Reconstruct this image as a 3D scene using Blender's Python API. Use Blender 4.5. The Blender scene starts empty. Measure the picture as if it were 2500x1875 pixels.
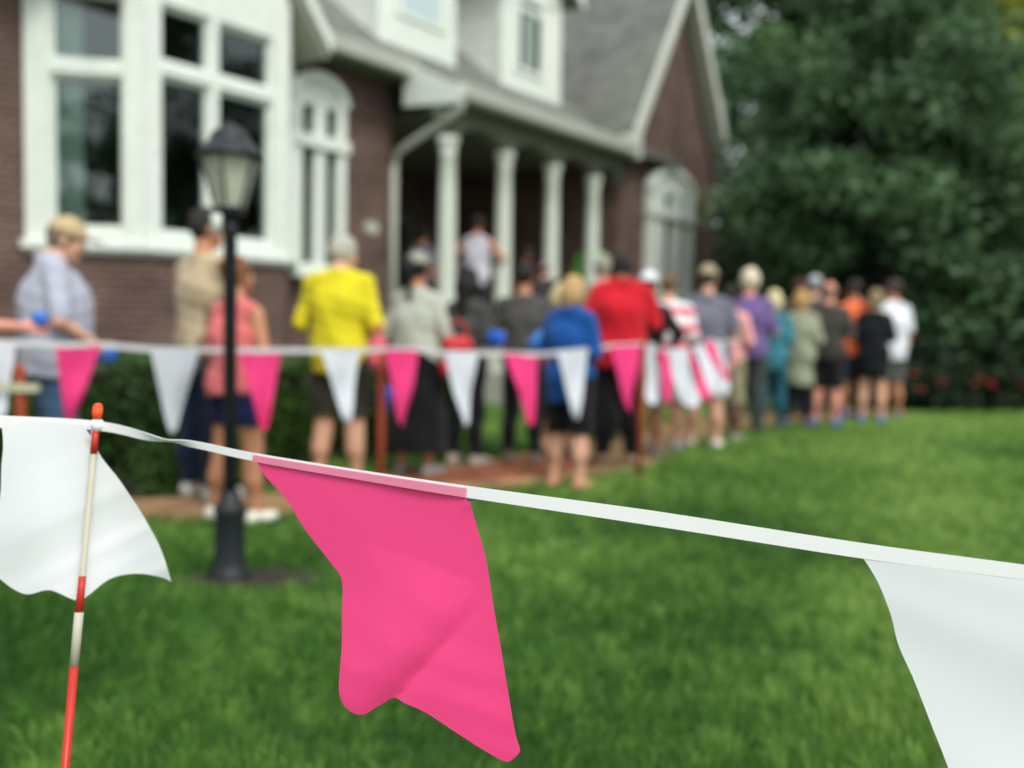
import bpy, math, random
import numpy as np
from mathutils import Matrix, Vector
random.seed(7); RNG = np.random.default_rng(11)
SC = bpy.context.scene
COL = SC.collection
PI = math.pi

# ------------------------------------------------------------------ camera
PITCH, ROLL = 0.05844, 0.018
CAM_H = 1.2
cd = bpy.data.cameras.new('camera'); cam = bpy.data.objects.new('camera', cd); COL.objects.link(cam)
cp, sp_ = math.cos(PITCH), math.sin(PITCH)
r0, u0, f0 = Vector((1, 0, 0)), Vector((0, sp_, cp)), Vector((0, cp, -sp_))
cr, sr = math.cos(ROLL), math.sin(ROLL)
rt, up = r0*cr + u0*sr, u0*cr - r0*sr
cam.matrix_world = Matrix(((rt.x, up.x, -f0.x, 0), (rt.y, up.y, -f0.y, 0), (rt.z, up.z, -f0.z, CAM_H), (0, 0, 0, 1)))
cd.sensor_width = 36; cd.lens = 2350/2500*36; cd.clip_start = 0.05; cd.clip_end = 500
cd.dof.use_dof = True; cd.dof.focus_distance = 1.19; cd.dof.aperture_fstop = 1.9
SC.camera = cam

# ------------------------------------------------------------------ sky, sun, exposure
SUN_EL, SUN_ROT = math.radians(52), math.radians(150)
w = bpy.data.worlds.new('World'); SC.world = w; w.use_nodes = True
nt = w.node_tree; bg = nt.nodes['Background']
sky = nt.nodes.new('ShaderNodeTexSky'); sky.sky_type = 'NISHITA'; sky.sun_disc = False
sky.sun_elevation = SUN_EL; sky.sun_rotation = SUN_ROT; sky.air_density = 1.0; sky.dust_density = 3.0
mixc = nt.nodes.new('ShaderNodeMix'); mixc.data_type = 'RGBA'
mixc.inputs['Factor'].default_value = 0.72                      # thick cloud cover over the clear-sky colours
mixc.inputs[7].default_value = (7.6, 8.1, 7.9, 1)
nt.links.new(sky.outputs[0], mixc.inputs[6]); nt.links.new(mixc.outputs[2], bg.inputs['Color'])
bg.inputs['Strength'].default_value = 0.12
sl = bpy.data.lights.new('sun', 'SUN'); so = bpy.data.objects.new('sun', sl); COL.objects.link(so)
sl.energy = 1.5; sl.angle = math.radians(18); sl.color = (1, .97, .92)
sdir = Vector((math.sin(SUN_ROT)*math.cos(SUN_EL), math.cos(SUN_ROT)*math.cos(SUN_EL), math.sin(SUN_EL)))
so.rotation_euler = sdir.to_track_quat('Z', 'Y').to_euler(); so.location = (6, -8, 12)
SC.view_settings.view_transform = 'Standard'; SC.view_settings.look = 'None'
SC.view_settings.gamma = 1.0; SC.view_settings.exposure = 0.62
SC.view_settings.use_curve_mapping = False
SC.cycles.max_bounces = 8; SC.cycles.transparent_max_bounces = 12
SC.cycles.use_denoising = True

# ------------------------------------------------------------------ helpers
def S(r, g, b, k=1.0):
    f = lambda c: ((c/255+.055)/1.055)**2.4 if c > 10 else c/255/12.92
    return (min(.95, f(r)*k), min(.95, f(g)*k), min(.95, f(b)*k), 1)

def gz(x, y):
    return max(0.0, .015*(min(y, 25)-5))
def gzn(y):
    return np.maximum(0, .015*(np.minimum(y, 25)-5))

MATS = {}
def mat(name, col, rough=.7, noise=25, amt=.12, bump=.0, bscale=80, trans=0.0, col2=None, metal=0.0, spec=.35, space='Object', sheen=0, detail=4):
    """procedural material: base colour varied by noise, optional bump and translucency"""
    if name in MATS: return MATS[name]
    m = bpy.data.materials.new(name); m.use_nodes = True; MATS[name] = m
    nt = m.node_tree; b = nt.nodes['Principled BSDF']
    tc = nt.nodes.new('ShaderNodeTexCoord')
    n = nt.nodes.new('ShaderNodeTexNoise'); n.inputs['Scale'].default_value = noise; n.inputs['Detail'].default_value = detail
    nt.links.new(tc.outputs[space], n.inputs['Vector'])
    rp = nt.nodes.new('ShaderNodeValToRGB'); nt.links.new(n.outputs['Fac'], rp.inputs[0])
    c2 = col2 or tuple(min(1, c*(1+amt)) for c in col[:3])+(1,)
    c1 = tuple(c*(1-amt) for c in col[:3])+(1,) if not col2 else col
    rp.color_ramp.elements[0].position = .3; rp.color_ramp.elements[1].position = .7
    rp.color_ramp.elements[0].color = c1; rp.color_ramp.elements[1].color = c2
    nt.links.new(rp.outputs[0], b.inputs['Base Color'])
    b.inputs['Roughness'].default_value = rough; b.inputs['Metallic'].default_value = metal
    b.inputs['Specular IOR Level'].default_value = spec
    if sheen: b.inputs['Sheen Weight'].default_value = sheen
    if bump:
        n2 = nt.nodes.new('ShaderNodeTexNoise'); n2.inputs['Scale'].default_value = bscale; n2.inputs['Detail'].default_value = 3
        nt.links.new(tc.outputs[space], n2.inputs['Vector'])
        bp = nt.nodes.new('ShaderNodeBump'); bp.inputs['Strength'].default_value = bump; bp.inputs['Distance'].default_value = .01
        nt.links.new(n2.outputs['Fac'], bp.inputs['Height']); nt.links.new(bp.outputs[0], b.inputs['Normal'])
    if trans:
        t = nt.nodes.new('ShaderNodeBsdfTranslucent'); nt.links.new(rp.outputs[0], t.inputs['Color'])
        mx = nt.nodes.new('ShaderNodeMixShader'); mx.inputs[0].default_value = trans
        out = nt.nodes['Material Output']
        nt.links.new(b.outputs[0], mx.inputs[1]); nt.links.new(t.outputs[0], mx.inputs[2]); nt.links.new(mx.outputs[0], out.inputs['Surface'])
    return m

def brick_mat(name, c1, c2, mortar, bw, rh, ms, rough=.85, bump=.4, varn=.25, off=.5, mortar_smooth=.1):
    m = bpy.data.materials.new(name); m.use_nodes = True; MATS[name] = m
    nt = m.node_tree; b = nt.nodes['Principled BSDF']
    uv = nt.nodes.new('ShaderNodeUVMap')
    br = nt.nodes.new('ShaderNodeTexBrick'); nt.links.new(uv.outputs[0], br.inputs['Vector'])
    br.inputs['Color1'].default_value = c1; br.inputs['Color2'].default_value = c2; br.inputs['Mortar'].default_value = mortar
    br.inputs['Scale'].default_value = 1; br.inputs['Brick Width'].default_value = bw; br.inputs['Row Height'].default_value = rh
    br.inputs['Mortar Size'].default_value = ms; br.inputs['Mortar Smooth'].default_value = mortar_smooth; br.offset = off
    n = nt.nodes.new('ShaderNodeTexNoise'); n.inputs['Scale'].default_value = 1.7; n.inputs['Detail'].default_value = 6
    nt.links.new(uv.outputs[0], n.inputs['Vector'])
    mr = nt.nodes.new('ShaderNodeMapRange'); nt.links.new(n.outputs['Fac'], mr.inputs[0])
    mr.inputs[1].default_value = .3; mr.inputs[2].default_value = .7; mr.inputs[3].default_value = 1-varn; mr.inputs[4].default_value = 1+varn
    mm = nt.nodes.new('ShaderNodeMix'); mm.data_type = 'RGBA'; mm.blend_type = 'MULTIPLY'; mm.inputs['Factor'].default_value = 1
    nt.links.new(br.outputs['Color'], mm.inputs[6]); nt.links.new(mr.outputs[0], mm.inputs[7]); nt.links.new(mm.outputs[2], b.inputs['Base Color'])
    b.inputs['Roughness'].default_value = rough; b.inputs['Specular IOR Level'].default_value = .25
    inv = nt.nodes.new('ShaderNodeMath'); inv.operation = 'SUBTRACT'; inv.inputs[0].default_value = 1; nt.links.new(br.outputs['Fac'], inv.inputs[1])
    bp = nt.nodes.new('ShaderNodeBump'); bp.inputs['Strength'].default_value = bump; bp.inputs['Distance'].default_value = .008
    nt.links.new(inv.outputs[0], bp.inputs['Height']); nt.links.new(bp.outputs[0], b.inputs['Normal'])
    return m

def glass_mat(name, tint, refl_rough=.03, see=.75):
    """window glass: fresnel reflection over a see-through tinted pane"""
    m = bpy.data.materials.new(name); m.use_nodes = True; MATS[name] = m
    nt = m.node_tree; nt.nodes.remove(nt.nodes['Principled BSDF']); out = nt.nodes['Material Output']
    tr = nt.nodes.new('ShaderNodeBsdfTransparent'); tr.inputs[0].default_value = tint
    gl = nt.nodes.new('ShaderNodeBsdfGlossy'); gl.inputs['Roughness'].default_value = refl_rough; gl.inputs['Color'].default_value = (.95, 1, .98, 1)
    fr = nt.nodes.new('ShaderNodeFresnel'); fr.inputs[0].default_value = 1.75
    n = nt.nodes.new('ShaderNodeTexNoise'); n.inputs['Scale'].default_value = 1.4
    tc = nt.nodes.new('ShaderNodeTexCoord'); nt.links.new(tc.outputs['Object'], n.inputs['Vector'])
    bp = nt.nodes.new('ShaderNodeBump'); bp.inputs['Strength'].default_value = .15; bp.inputs['Distance'].default_value = .02
    nt.links.new(n.outputs['Fac'], bp.inputs['Height']); nt.links.new(bp.outputs[0], gl.inputs['Normal'])
    mx = nt.nodes.new('ShaderNodeMixShader'); nt.links.new(fr.outputs[0], mx.inputs[0])
    nt.links.new(tr.outputs[0], mx.inputs[1]); nt.links.new(gl.outputs[0], mx.inputs[2]); nt.links.new(mx.outputs[0], out.inputs['Surface'])
    return m

def tag(o, label=None, cat=None, group=None, kind=None):
    if label: o['label'] = label
    if cat: o['category'] = cat
    if group: o['group'] = group
    if kind: o['kind'] = kind
    return o
def empty(name, loc=(0, 0, 0), rz=0.0):
    o = bpy.data.objects.new(name, None); COL.objects.link(o); o.location = loc; o.rotation_euler = (0, 0, rz); o.empty_display_size = .2
    return o

def np_mesh(name, V, F, smooth=True, uv=None, midx=None):
    """V (n,3); F list of int arrays (m,k) with k=3 or 4"""
    me = bpy.data.meshes.new(name)
    V = np.asarray(V, np.float32)
    me.vertices.add(len(V)); me.vertices.foreach_set('co', V.ravel())
    if not isinstance(F, list): F = [F]
    F = [np.asarray(f, np.int32) for f in F if len(f)]
    tot = np.concatenate([np.full(len(f), f.shape[1], np.int32) for f in F])
    st = np.concatenate([[0], np.cumsum(tot)[:-1]]).astype(np.int32)
    lv = np.concatenate([f.ravel() for f in F]).astype(np.int32)
    me.loops.add(len(lv)); me.loops.foreach_set('vertex_index', lv)
    me.polygons.add(len(tot)); me.polygons.foreach_set('loop_start', st); me.polygons.foreach_set('loop_total', tot)
    me.polygons.foreach_set('use_smooth', np.full(len(tot), smooth))
    if midx is not None: me.polygons.foreach_set('material_index', np.asarray(midx, np.int32))
    me.update(calc_edges=True); me.validate()
    return me
def add(name, me, mats, parent=None):
    o = bpy.data.objects.new(name, me); COL.objects.link(o)
    for m in (mats if isinstance(mats, (list, tuple)) else [mats]):
        if m.name not in [x.name for x in me.materials if x]: me.materials.append(m)
    if parent is not None: o.parent = parent
    return o

class MB:
    """collects polygons; planar UVs in metres"""
    def __init__(s, T=None): s.v = []; s.f = []; s.sm = []; s.T = T
    def P(s, p):
        return tuple(s.T(p)) if s.T else tuple(p)
    def poly(s, pts, smooth=False):
        i = len(s.v); s.v += [s.P(p) for p in pts]; s.f.append(list(range(i, i+len(pts)))); s.sm.append(smooth)
    def box(s, x0, x1, y0, y1, z0, z1):
        i = len(s.v)
        s.v += [s.P(p) for p in ((x0, y0, z0), (x1, y0, z0), (x1, y1, z0), (x0, y1, z0), (x0, y0, z1), (x1, y0, z1), (x1, y1, z1), (x0, y1, z1))]
        for f in ((0, 3, 2, 1), (4, 5, 6, 7), (0, 1, 5, 4), (1, 2, 6, 5), (2, 3, 7, 6), (3, 0, 4, 7)): s.f.append([i+a for a in f]); s.sm.append(False)
    def extrude(s, poly, axis, a0, a1):
        """poly: 2D points in the plane of the other two axes (order x,y,z without axis)"""
        def mk(p, a):
            q = list(p); q.insert(axis, a); return tuple(q)
        i = len(s.v); n = len(poly)
        s.v += [s.P(mk(p, a0)) for p in poly]+[s.P(mk(p, a1)) for p in poly]
        s.f.append([i+k for k in range(n)][::-1]); s.sm.append(False); s.f.append([i+n+k for k in range(n)]); s.sm.append(False)
        for k in range(n): s.f.append([i+k, i+(k+1) % n, i+n+(k+1) % n, i+n+k]); s.sm.append(False)
    def lathe(s, prof, c=(0, 0), n=20, smooth=True, rot=0.0, cap=True):
        i = len(s.v); m = len(prof)
        for r, z in prof:
            for k in range(n):
                a = 2*PI*k/n+rot; s.v.append(s.P((c[0]+r*math.cos(a), c[1]+r*math.sin(a), z)))
        for j in range(m-1):
            for k in range(n):
                s.f.append([i+j*n+k, i+j*n+(k+1) % n, i+(j+1)*n+(k+1) % n, i+(j+1)*n+k]); s.sm.append(smooth)
        if cap:
            s.f.append([i+k for k in range(n)][::-1]); s.sm.append(False)
            s.f.append([i+(m-1)*n+k for k in range(n)]); s.sm.append(False)
    def tube(s, pts, rad, n=10, smooth=True):
        pts = [Vector(p) for p in pts]; i = len(s.v); m = len(pts)
        rs = rad if isinstance(rad, (list, tuple)) else [rad]*m
        for j, p in enumerate(pts):
            d = (pts[min(j+1, m-1)]-pts[max(j-1, 0)]).normalized()
            a = d.cross(Vector((0, 0, 1)) if abs(d.z) < .95 else Vector((1, 0, 0))).normalized(); b = d.cross(a)
            for k in range(n):
                t = 2*PI*k/n; s.v.append(s.P(p+(a*math.cos(t)+b*math.sin(t))*rs[j]))
        for j in range(m-1):
            for k in range(n):
                s.f.append([i+j*n+k, i+(j+1)*n+k, i+(j+1)*n+(k+1) % n, i+j*n+(k+1) % n]); s.sm.append(smooth)
        s.f.append([i+k for k in range(n)]); s.sm.append(False); s.f.append([i+(m-1)*n+k for k in range(n)][::-1]); s.sm.append(False)
    def build(s, name, m, parent=None, bevel=0.0):
        me = bpy.data.meshes.new(name); me.from_pydata(s.v, [], s.f)
        me.polygons.foreach_set('use_smooth', s.sm)
        me.update()
        import bmesh
        bm = bmesh.new(); bm.from_mesh(me); bmesh.ops.recalc_face_normals(bm, faces=bm.faces); bm.to_mesh(me); bm.free()
        uvl = me.uv_layers.new(name='UVMap'); co = [v.co for v in me.vertices]
        for p in me.polygons:
            n = p.normal
            if abs(n.z) > .95: ax, ay = Vector((1, 0, 0)), Vector((0, 1, 0))
            else:
                ax = Vector((-n.y, n.x, 0)).normalized(); ay = n.cross(ax)
                if ay.z < 0: ay = -ay
            for li in p.loop_indices:
                c = co[me.loops[li].vertex_index]; uvl.data[li].uv = (c.dot(ax), c.dot(ay) if abs(n.z) > .05 and abs(n.z) <= .95 or abs(n.z) > .95 else c.z)
        o = add(name, me, m, parent)
        if bevel:
            md = o.modifiers.new('bevel', 'BEVEL'); md.width = bevel; md.segments = 2; md.limit_method = 'ANGLE'; md.angle_limit = math.radians(40)
        return o

def inpoly(X, Y, poly):
    r = np.zeros(X.shape, bool); n = len(poly)
    for i in range(n):
        x1, y1 = poly[i]; x2, y2 = poly[(i+1) % n]
        c = ((y1 > Y) != (y2 > Y)); xi = (x2-x1)*(Y-y1)/((y2-y1) if y2 != y1 else 1e-9)+x1
        r ^= c & (X < xi)
    return r

# ------------------------------------------------------------------ palette
M_BRICK = brick_mat('brown_brick', S(86, 62, 57), S(104, 79, 72), S(118, 107, 98), .21, .0735, .009)
M_SHINGLE = brick_mat('grey_shingle', S(104, 107, 102), S(128, 129, 122), S(76, 78, 75), .30, .13, .012, varn=.16, bump=.6)
M_SIDING = brick_mat('white_siding', S(236, 238, 230), S(238, 240, 232), S(196, 199, 190), 30, .12, .006, rough=.5, varn=.05, bump=.5)
M_PAVER = brick_mat('brick_paver', S(150, 112, 80), S(176, 146, 106), S(128, 110, 86), .2, .1, .006, varn=.25)
M_TRIM = mat('white_painted_trim', S(226, 234, 225, .98), .45, 6, .05, .1, 30)
M_COLUMN = mat('shaded_white_column', S(204, 211, 198), .5, 6, .05, .1, 30)  # white trim tone darkened: the porch roof's shade is put into the colour
M_SOFFIT = mat('grey_painted_soffit', S(186, 188, 172), .6, 5, .06, .1, 30)
M_GUTTER = mat('pale_grey_gutter', S(208, 213, 202), .4, 6, .05)
M_STONE = mat('limestone_step', S(176, 178, 164), .8, 9, .12, .3, 60)
M_DARK = mat('dark_interior', (.018, .018, .016, 1), .8, 3, .3)
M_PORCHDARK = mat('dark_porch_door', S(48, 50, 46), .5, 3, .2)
M_GLASS = glass_mat('window_glass', (.82, .88, .86, 1))
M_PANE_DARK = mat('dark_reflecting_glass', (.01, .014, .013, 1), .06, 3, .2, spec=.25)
M_CURTAIN = mat('sheer_curtain', S(236, 246, 242), .8, 12, .06, trans=.1)
M_BLACKMETAL = mat('dark_painted_metal', S(34, 39, 42), .45, 40, .15, .2, 120, spec=.3)
M_FROST = mat('weathered_lamp_glass', S(226, 227, 212), .35, 14, .1, trans=.5)

# ------------------------------------------------------------------ ground, path, mulch
def ground():
    xs = np.array([-160, -60, -20, -10, 0, 10, 20, 60, 160.]); ys = np.array([-60, -20, 0, 5, 10, 15, 20, 25, 60, 200.])
    X, Y = np.meshgrid(xs, ys); Z = gzn(Y); V = np.stack([X, Y, Z], -1).reshape(-1, 3)
    nx = len(xs); F = [[j*nx+i, j*nx+i+1, (j+1)*nx+i+1, (j+1)*nx+i] for j in range(len(ys)-1) for i in range(nx-1)]
    m = mat('lawn_soil', S(44, 66, 30), .95, .9, .3, .6, 60, col2=S(62, 84, 40), detail=8)
    o = add('ground', np_mesh('ground', V, np.array(F), False), m); tag(o, kind='structure')
ground()
PATH = [(-7, 4.75), (-4, 5.22), (-2.16, 5.62), (-1.37, 5.86), (-.75, 6.3), (-.34, 6.74), (.01, 6.9), (.83, 7.62), (1.2, 8.05), (1.55, 8.9), (1.9, 9.72), (2.3, 10.4), (2.85, 11.08), (3.6, 11.7), (4.44, 12.2), (5.15, 12.7),
        (4.9, 13.4), (4.2, 13.1), (2.9, 12.2), (1.9, 11.2), (1.2, 10.0), (.6, 9.0), (-.1, 8.15), (-.85, 7.35), (-1.5, 6.42), (-2.34, 6.12), (-4, 5.75), (-7, 5.3)]
MULCH = [(-7, 5.33), (-4, 5.78), (-2.34, 6.15), (-1.72, 6.36), (-1.75, 7.2), (-1.45, 8.2), (-1.0, 9.2), (-.9, 10.5), (-2.2, 12.5), (-9, 11), (-9, 5.4)]
def sheet(name, poly, m, h, sub=.35):
    import bmesh
    bm = bmesh.new(); vs = [bm.verts.new((x, y, gz(x, y)+h)) for x, y in poly]; f = bm.faces.new(vs)
    r = bmesh.ops.extrude_face_region(bm, geom=[f])
    for g in r['geom']:
        if isinstance(g, bmesh.types.BMVert): g.co.z -= h+.06
    bmesh.ops.recalc_face_normals(bm, faces=bm.faces)
    me = bpy.data.meshes.new(name); bm.to_mesh(me); bm.free()
    uvl = me.uv_layers.new(name='UVMap')
    for l in me.loops: c = me.vertices[l.vertex_index].co; uvl.data[l.index].uv = (c.x*.8+c.y*.6, -c.x*.6+c.y*.8)
    return tag(add(name, me, m), kind='structure')
sheet('path', PATH, M_PAVER, .045)
sheet('red_brick_walk', [(-1.2, 6.22), (-.72, 6.52), (-.3, 6.97), (.05, 7.1), (.6, 7.62), (.75, 8.1), (.35, 8.45), (-.1, 7.95), (-.8, 7.2), (-1.3, 6.5)], brick_mat('red_brick_paver', S(134, 74, 52), S(160, 98, 70), S(110, 80, 62), .2, .1, .006, varn=.25), .049)
sheet('mulch_bed', MULCH, mat('bark_mulch', S(48, 40, 34), .95, 40, .4, 1.0, 50), .03)

# ------------------------------------------------------------------ lawn blades (stuff)
def lawn():
    def scatter(x0, x1, y0, y1, dens):
        n = int((x1-x0)*(y1-y0)*dens)
        X = RNG.uniform(x0, x1, n); Y = RNG.uniform(y0, y1, n)
        k = (np.abs(X) < Y*.62+.5) & ~inpoly(X, Y, PATH) & ~inpoly(X, Y, MULCH) & (Y < 13.4+.35*np.sin(X*.9)) & (((X+1.2)/.36)**2+((Y-4.43)/.2)**2 > 1)
        return X[k], Y[k]
    bands = [(-2.6, 2.6, 1.9, 3.4, 15000, .0026, .055), (-3.6, 3.6, 3.4, 5.4, 9000, .0036, .055), (-5, 5.6, 5.4, 8.5, 4200, .0055, .055), (-3, 9.5, 8.5, 13.9, 2000, .009, .058)]
    Vs, Ts, Qs, Cs = [], [], [], []; off = 0
    for x0, x1, y0, y1, dn, wd, hh in bands:
        X, Y = scatter(x0, x1, y0, y1, dn); n = len(X)
        patch = np.sin(X*2.3+1.1*np.sin(Y*1.7))*np.sin(Y*2.9+.8*np.sin(X*3.1)); fine = np.sin(X*17+3*np.sin(Y*11))*np.sin(Y*19+2*np.sin(X*13)); tuft = np.sin(X*61+2.5*np.sin(Y*37))*np.sin(Y*53+2.5*np.sin(X*41))
        hc_ = lambda a, b: np.modf(np.abs(np.sin(np.floor(a)*127.1+np.floor(b)*311.7)*43758.5453))[0]-.5
        cell = hc_(X/.04+Y*.7, Y/.055-X*.9)+.6*hc_(X/.11+3, Y/.13+5)
        h = hh*(1+.45*cell+.2*patch+.2*fine+.2*tuft+RNG.normal(0, .22, n)).clip(.35, 2)
        a = RNG.uniform(0, 2*PI, n); ld = RNG.uniform(0, 2*PI, n)*.5+1.2*patch; lean = np.abs(RNG.normal(.45, .3, n))
        wv = wd*RNG.uniform(.7, 1.3, n); cx, cy = np.cos(a)*wv/2, np.sin(a)*wv/2
        lx, ly = np.cos(ld)*lean*h, np.sin(ld)*lean*h; z = gzn(Y)-.003
        v = np.zeros((n, 5, 3), np.float32)
        v[:, 0] = np.stack([X-cx, Y-cy, z], -1); v[:, 1] = np.stack([X+cx, Y+cy, z], -1)
        v[:, 2] = np.stack([X+cx*.8+lx*.35, Y+cy*.8+ly*.35, z+h*.6], -1); v[:, 3] = np.stack([X-cx*.8+lx*.35, Y-cy*.8+ly*.35, z+h*.6], -1)
        v[:, 4] = np.stack([X+lx, Y+ly, z+h*(1-.25*lean.clip(0, 1.5))], -1)
        b = np.arange(n)[:, None]*5+off
        Qs.append(b+np.array([0, 1, 2, 3])); Ts.append(b+np.array([3, 2, 4])); Vs.append(v.reshape(-1, 3)); off += n*5
        big_ = np.sin(X*1.1+.8*Y+1.3*np.sin(Y*.9))*np.sin(Y*1.4-.5*X); c = (.41+.04*((Y-4)*.35).clip(0, 3.2)+.035*X+.10*patch+.12*big_+.09*np.sin(X*2.6-Y*.9)+.09*fine+.10*tuft+.34*cell+RNG.normal(0, .15, n)).clip(0, 1); Cs.append(np.repeat(c, 5))
    V = np.concatenate(Vs); me = np_mesh('grass', V, [np.concatenate(Qs), np.concatenate(Ts)], False)
    at = me.attributes.new('tone', 'FLOAT', 'POINT'); at.data.foreach_set('value', np.concatenate(Cs).astype(np.float32))
    m = bpy.data.materials.new('grass_blade'); m.use_nodes = True; nt = m.node_tree; b = nt.nodes['Principled BSDF']
    an = nt.nodes.new('ShaderNodeAttribute'); an.attribute_name = 'tone'
    rp = nt.nodes.new('ShaderNodeValToRGB'); nt.links.new(an.outputs['Fac'], rp.inputs[0])
    e = rp.color_ramp.elements; e[0].position = .1; e[0].color = S(40, 82, 24); e[1].position = .9; e[1].color = S(150, 182, 92)
    x = e.new(.5); x.color = S(78, 126, 44)
    nt.links.new(rp.outputs[0], b.inputs['Base Color']); b.inputs['Roughness'].default_value = .45; b.inputs['Specular IOR Level'].default_value = .3
    t = nt.nodes.new('ShaderNodeBsdfTranslucent'); nt.links.new(rp.outputs[0], t.inputs[0]); mx = nt.nodes.new('ShaderNodeMixShader'); mx.inputs[0].default_value = .3
    nt.links.new(b.outputs[0], mx.inputs[1]); nt.links.new(t.outputs[0], mx.inputs[2]); nt.links.new(mx.outputs[0], nt.nodes['Material Output'].inputs[0])
    tag(add('grass', me, m), 'short mown green lawn grass in front of the path', 'grass', kind='stuff')
lawn()

# ------------------------------------------------------------------ the house (local x along the facade, local y into the house, z up)
TH = math.atan(1650/2350); DW = 9.45
nvec = (math.cos(TH), -math.sin(TH)); tvec = (math.sin(TH), math.cos(TH))
HR = PI/2-TH
house = empty('brick_house', (-DW*nvec[0], -DW*nvec[1], 0), HR)
tag(house, 'dark brick house with white trim, bay window, columned porch and grey shingle roof', 'house')
def hloc(s, y):                                                     # facade coordinates to world
    return (tvec[0]*s-(DW+y)*nvec[0], tvec[1]*s-(DW+y)*nvec[1])

def frame_T(s0, y0, ang):
    """u along the wall, v outward (negative into), z up -> house local"""
    ux, uy = math.cos(ang), math.sin(ang); wx, wy = uy, -ux          # outward = rotate -90
    return lambda p: (s0+p[0]*ux+p[1]*wx, y0+p[0]*uy+p[1]*wy, p[2])

S0, S1 = 5.06, 8.44
# walls
W = MB()
W.box(-2.5, S0, 0, .25, -.2, 5.0)                                    # left of the bay
W.box(S0, S1, .02, .27, 4.7, 5.3)                                    # over the bay
W.box(S1, 10.37, 0, .25, -.2, 4.78)
W.box(10.12, 10.37, .25, 3.2, -.2, 4.75)                             # porch left return wall
W.box(10.37, 15.1, 3.2, 3.45, .5, 4.75)                              # porch back wall
W.box(15.1, 15.35, -1.1, 3.2, -.2, 4.4)                              # gable wing side
W.box(15.35, 19.3, -1.1, -.85, -.2, 4.45)
W.extrude([(15.35, 4.45), (19.05, 4.45), (17.17, 7.6)], 1, -1.1, -.85)
W.box(19.05, 19.3, -.85, 9, -.2, 4.4)
W.box(-2.5, -2.25, .25, 9, -.2, 5); W.box(-2.5, 19.3, 9, 9.25, -.2, 5)
W.extrude([(S0+.02, 5.0), (S1+.1, 5.0), (6.78, 6.75)], 1, .3, .5)      # gable over the bay
W.build('wall', M_BRICK, house)
# dark rooms behind the glass
R = MB()
R.box(3.9, 9.9, 3.4, 3.5, .8, 4.7); R.box(3.9, 4.0, .3, 3.4, .8, 4.7); R.box(9.8, 9.9, .3, 3.4, .8, 4.7)
R.box(4.0, 9.8, .28, 3.4, 4.6, 4.7); R.box(4.0, 9.8, .28, 3.4, .78, .86)
R.build('room', mat('dim_room_wall', S(70, 66, 56), .8, 3, .2), house)
Cb = MB(); Cb.box(7.7, 9.6, 2.7, 3.35, .88, 2.55); Cb.box(5.3, 7.0, 2.6, 3.2, .88, 1.9)
Cb.box(5.98, 7.0, -.42, -.12, .88, 2.52); Cb.box(5.42, 5.72, .0, .3, .88, 2.48)
Cb.build('indoor_cabinet', mat('olive_wood', S(150, 140, 84), .6, 6, .15), house)
L2 = MB(); L2.lathe([(.1, 2.35), (.13, 2.45), (.1, 2.6), (.05, 2.65)], c=(6.12, -.47)); L2.build('indoor_vase', mat('teal_glaze', S(120, 180, 168), .3, 10, .1), house)
# bay: base brick, facets
def facet(s0, y0, s1, y1, panes_v, bar_z, cw0, cw1, has_curtain):
    ang = math.atan2(y1-y0, s1-s0); Lw = math.hypot(s1-s0, y1-y0); T = frame_T(s0, y0, ang)
    b = MB(T); b.box(0, Lw, -.22, 0, -.2, 1.90)
    b.build('bay_wall', M_BRICK, house)
    f = MB(T)
    zb, zt = 1.98, 4.86
    f.box(0, cw0, -.16, .03, zb, zt); f.box(Lw-cw1, Lw, -.16, .03, zb, zt)          # corner casings
    f.box(cw0, Lw-cw1, -.15, .02, zb, 2.10); f.box(cw0, Lw-cw1, -.15, .02, 4.42, zt)
    f.box(cw0, Lw-cw1, -.15, .022, bar_z-.06, bar_z+.06)
    mw = .055
    for v in panes_v: f.box(v-mw, v+mw, -.15, .018, 2.10, bar_z-.06); f.box(v-mw, v+mw, -.15, .018, bar_z+.06, 4.42)
    edges = [cw0]+[q for v in panes_v for q in (v-mw, v+mw)]+[Lw-cw1]
    for i in range(0, len(edges), 2):                                                # sash rails round every pane
        a, c = edges[i], edges[i+1]
        for z0, z1 in ((2.10, bar_z-.06), (bar_z+.06, 4.42)):
            f.box(a, a+.035, -.12, -.03, z0, z1); f.box(c-.035, c, -.12, -.03, z0, z1)
            f.box(a+.035, c-.035, -.12, -.03, z0, z0+.05); f.box(a+.035, c-.035, -.12, -.03, z1-.045, z1)
    wf = f.build('window', M_TRIM, house, bevel=.006)
    s_ = MB(T); s_.box(-.03, Lw+.03, -.2, .09, 1.90, 1.98); s_.box(-.01, Lw+.01, -.18, .05, 1.86, 1.90); s_.build('sill', M_TRIM, wf, bevel=.006)
    for i in range(0, len(edges), 2):
        for z0, z1 in ((2.15, bar_z-.105), (bar_z+.11, 4.375)):
            g = MB(T); g.box(edges[i]+.035, edges[i+1]-.035, -.085, -.075, z0, z1); g.build('pane', M_GLASS, wf)
    if has_curtain:
        c = MB(T); n = 30; u0, u1 = has_curtain
        i0 = len(c.v)
        for k in range(n+1):
            u = u0+(u1-u0)*k/n; c.v += [T((u, -.21+.025*math.sin(k*1.3), 1.0)), T((u, -.21+.02*math.sin(k*1.3), 4.5))]
        for k in range(n): c.f.append([i0+2*k, i0+2*k+2, i0+2*k+3, i0+2*k+1]); c.sm.append(True)
        c.build('curtain', M_CURTAIN, house)
facet(S0, 0, 5.84, -.78, [], 3.68, .24, .18, (.2, .50))
facet(5.84, -.78, 7.72, -.78, [.86], 3.77, .20, .23, None)
facet(7.72, -.78, S1, -.06, [], 3.72, .16, .2, (.2, .6))
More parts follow.
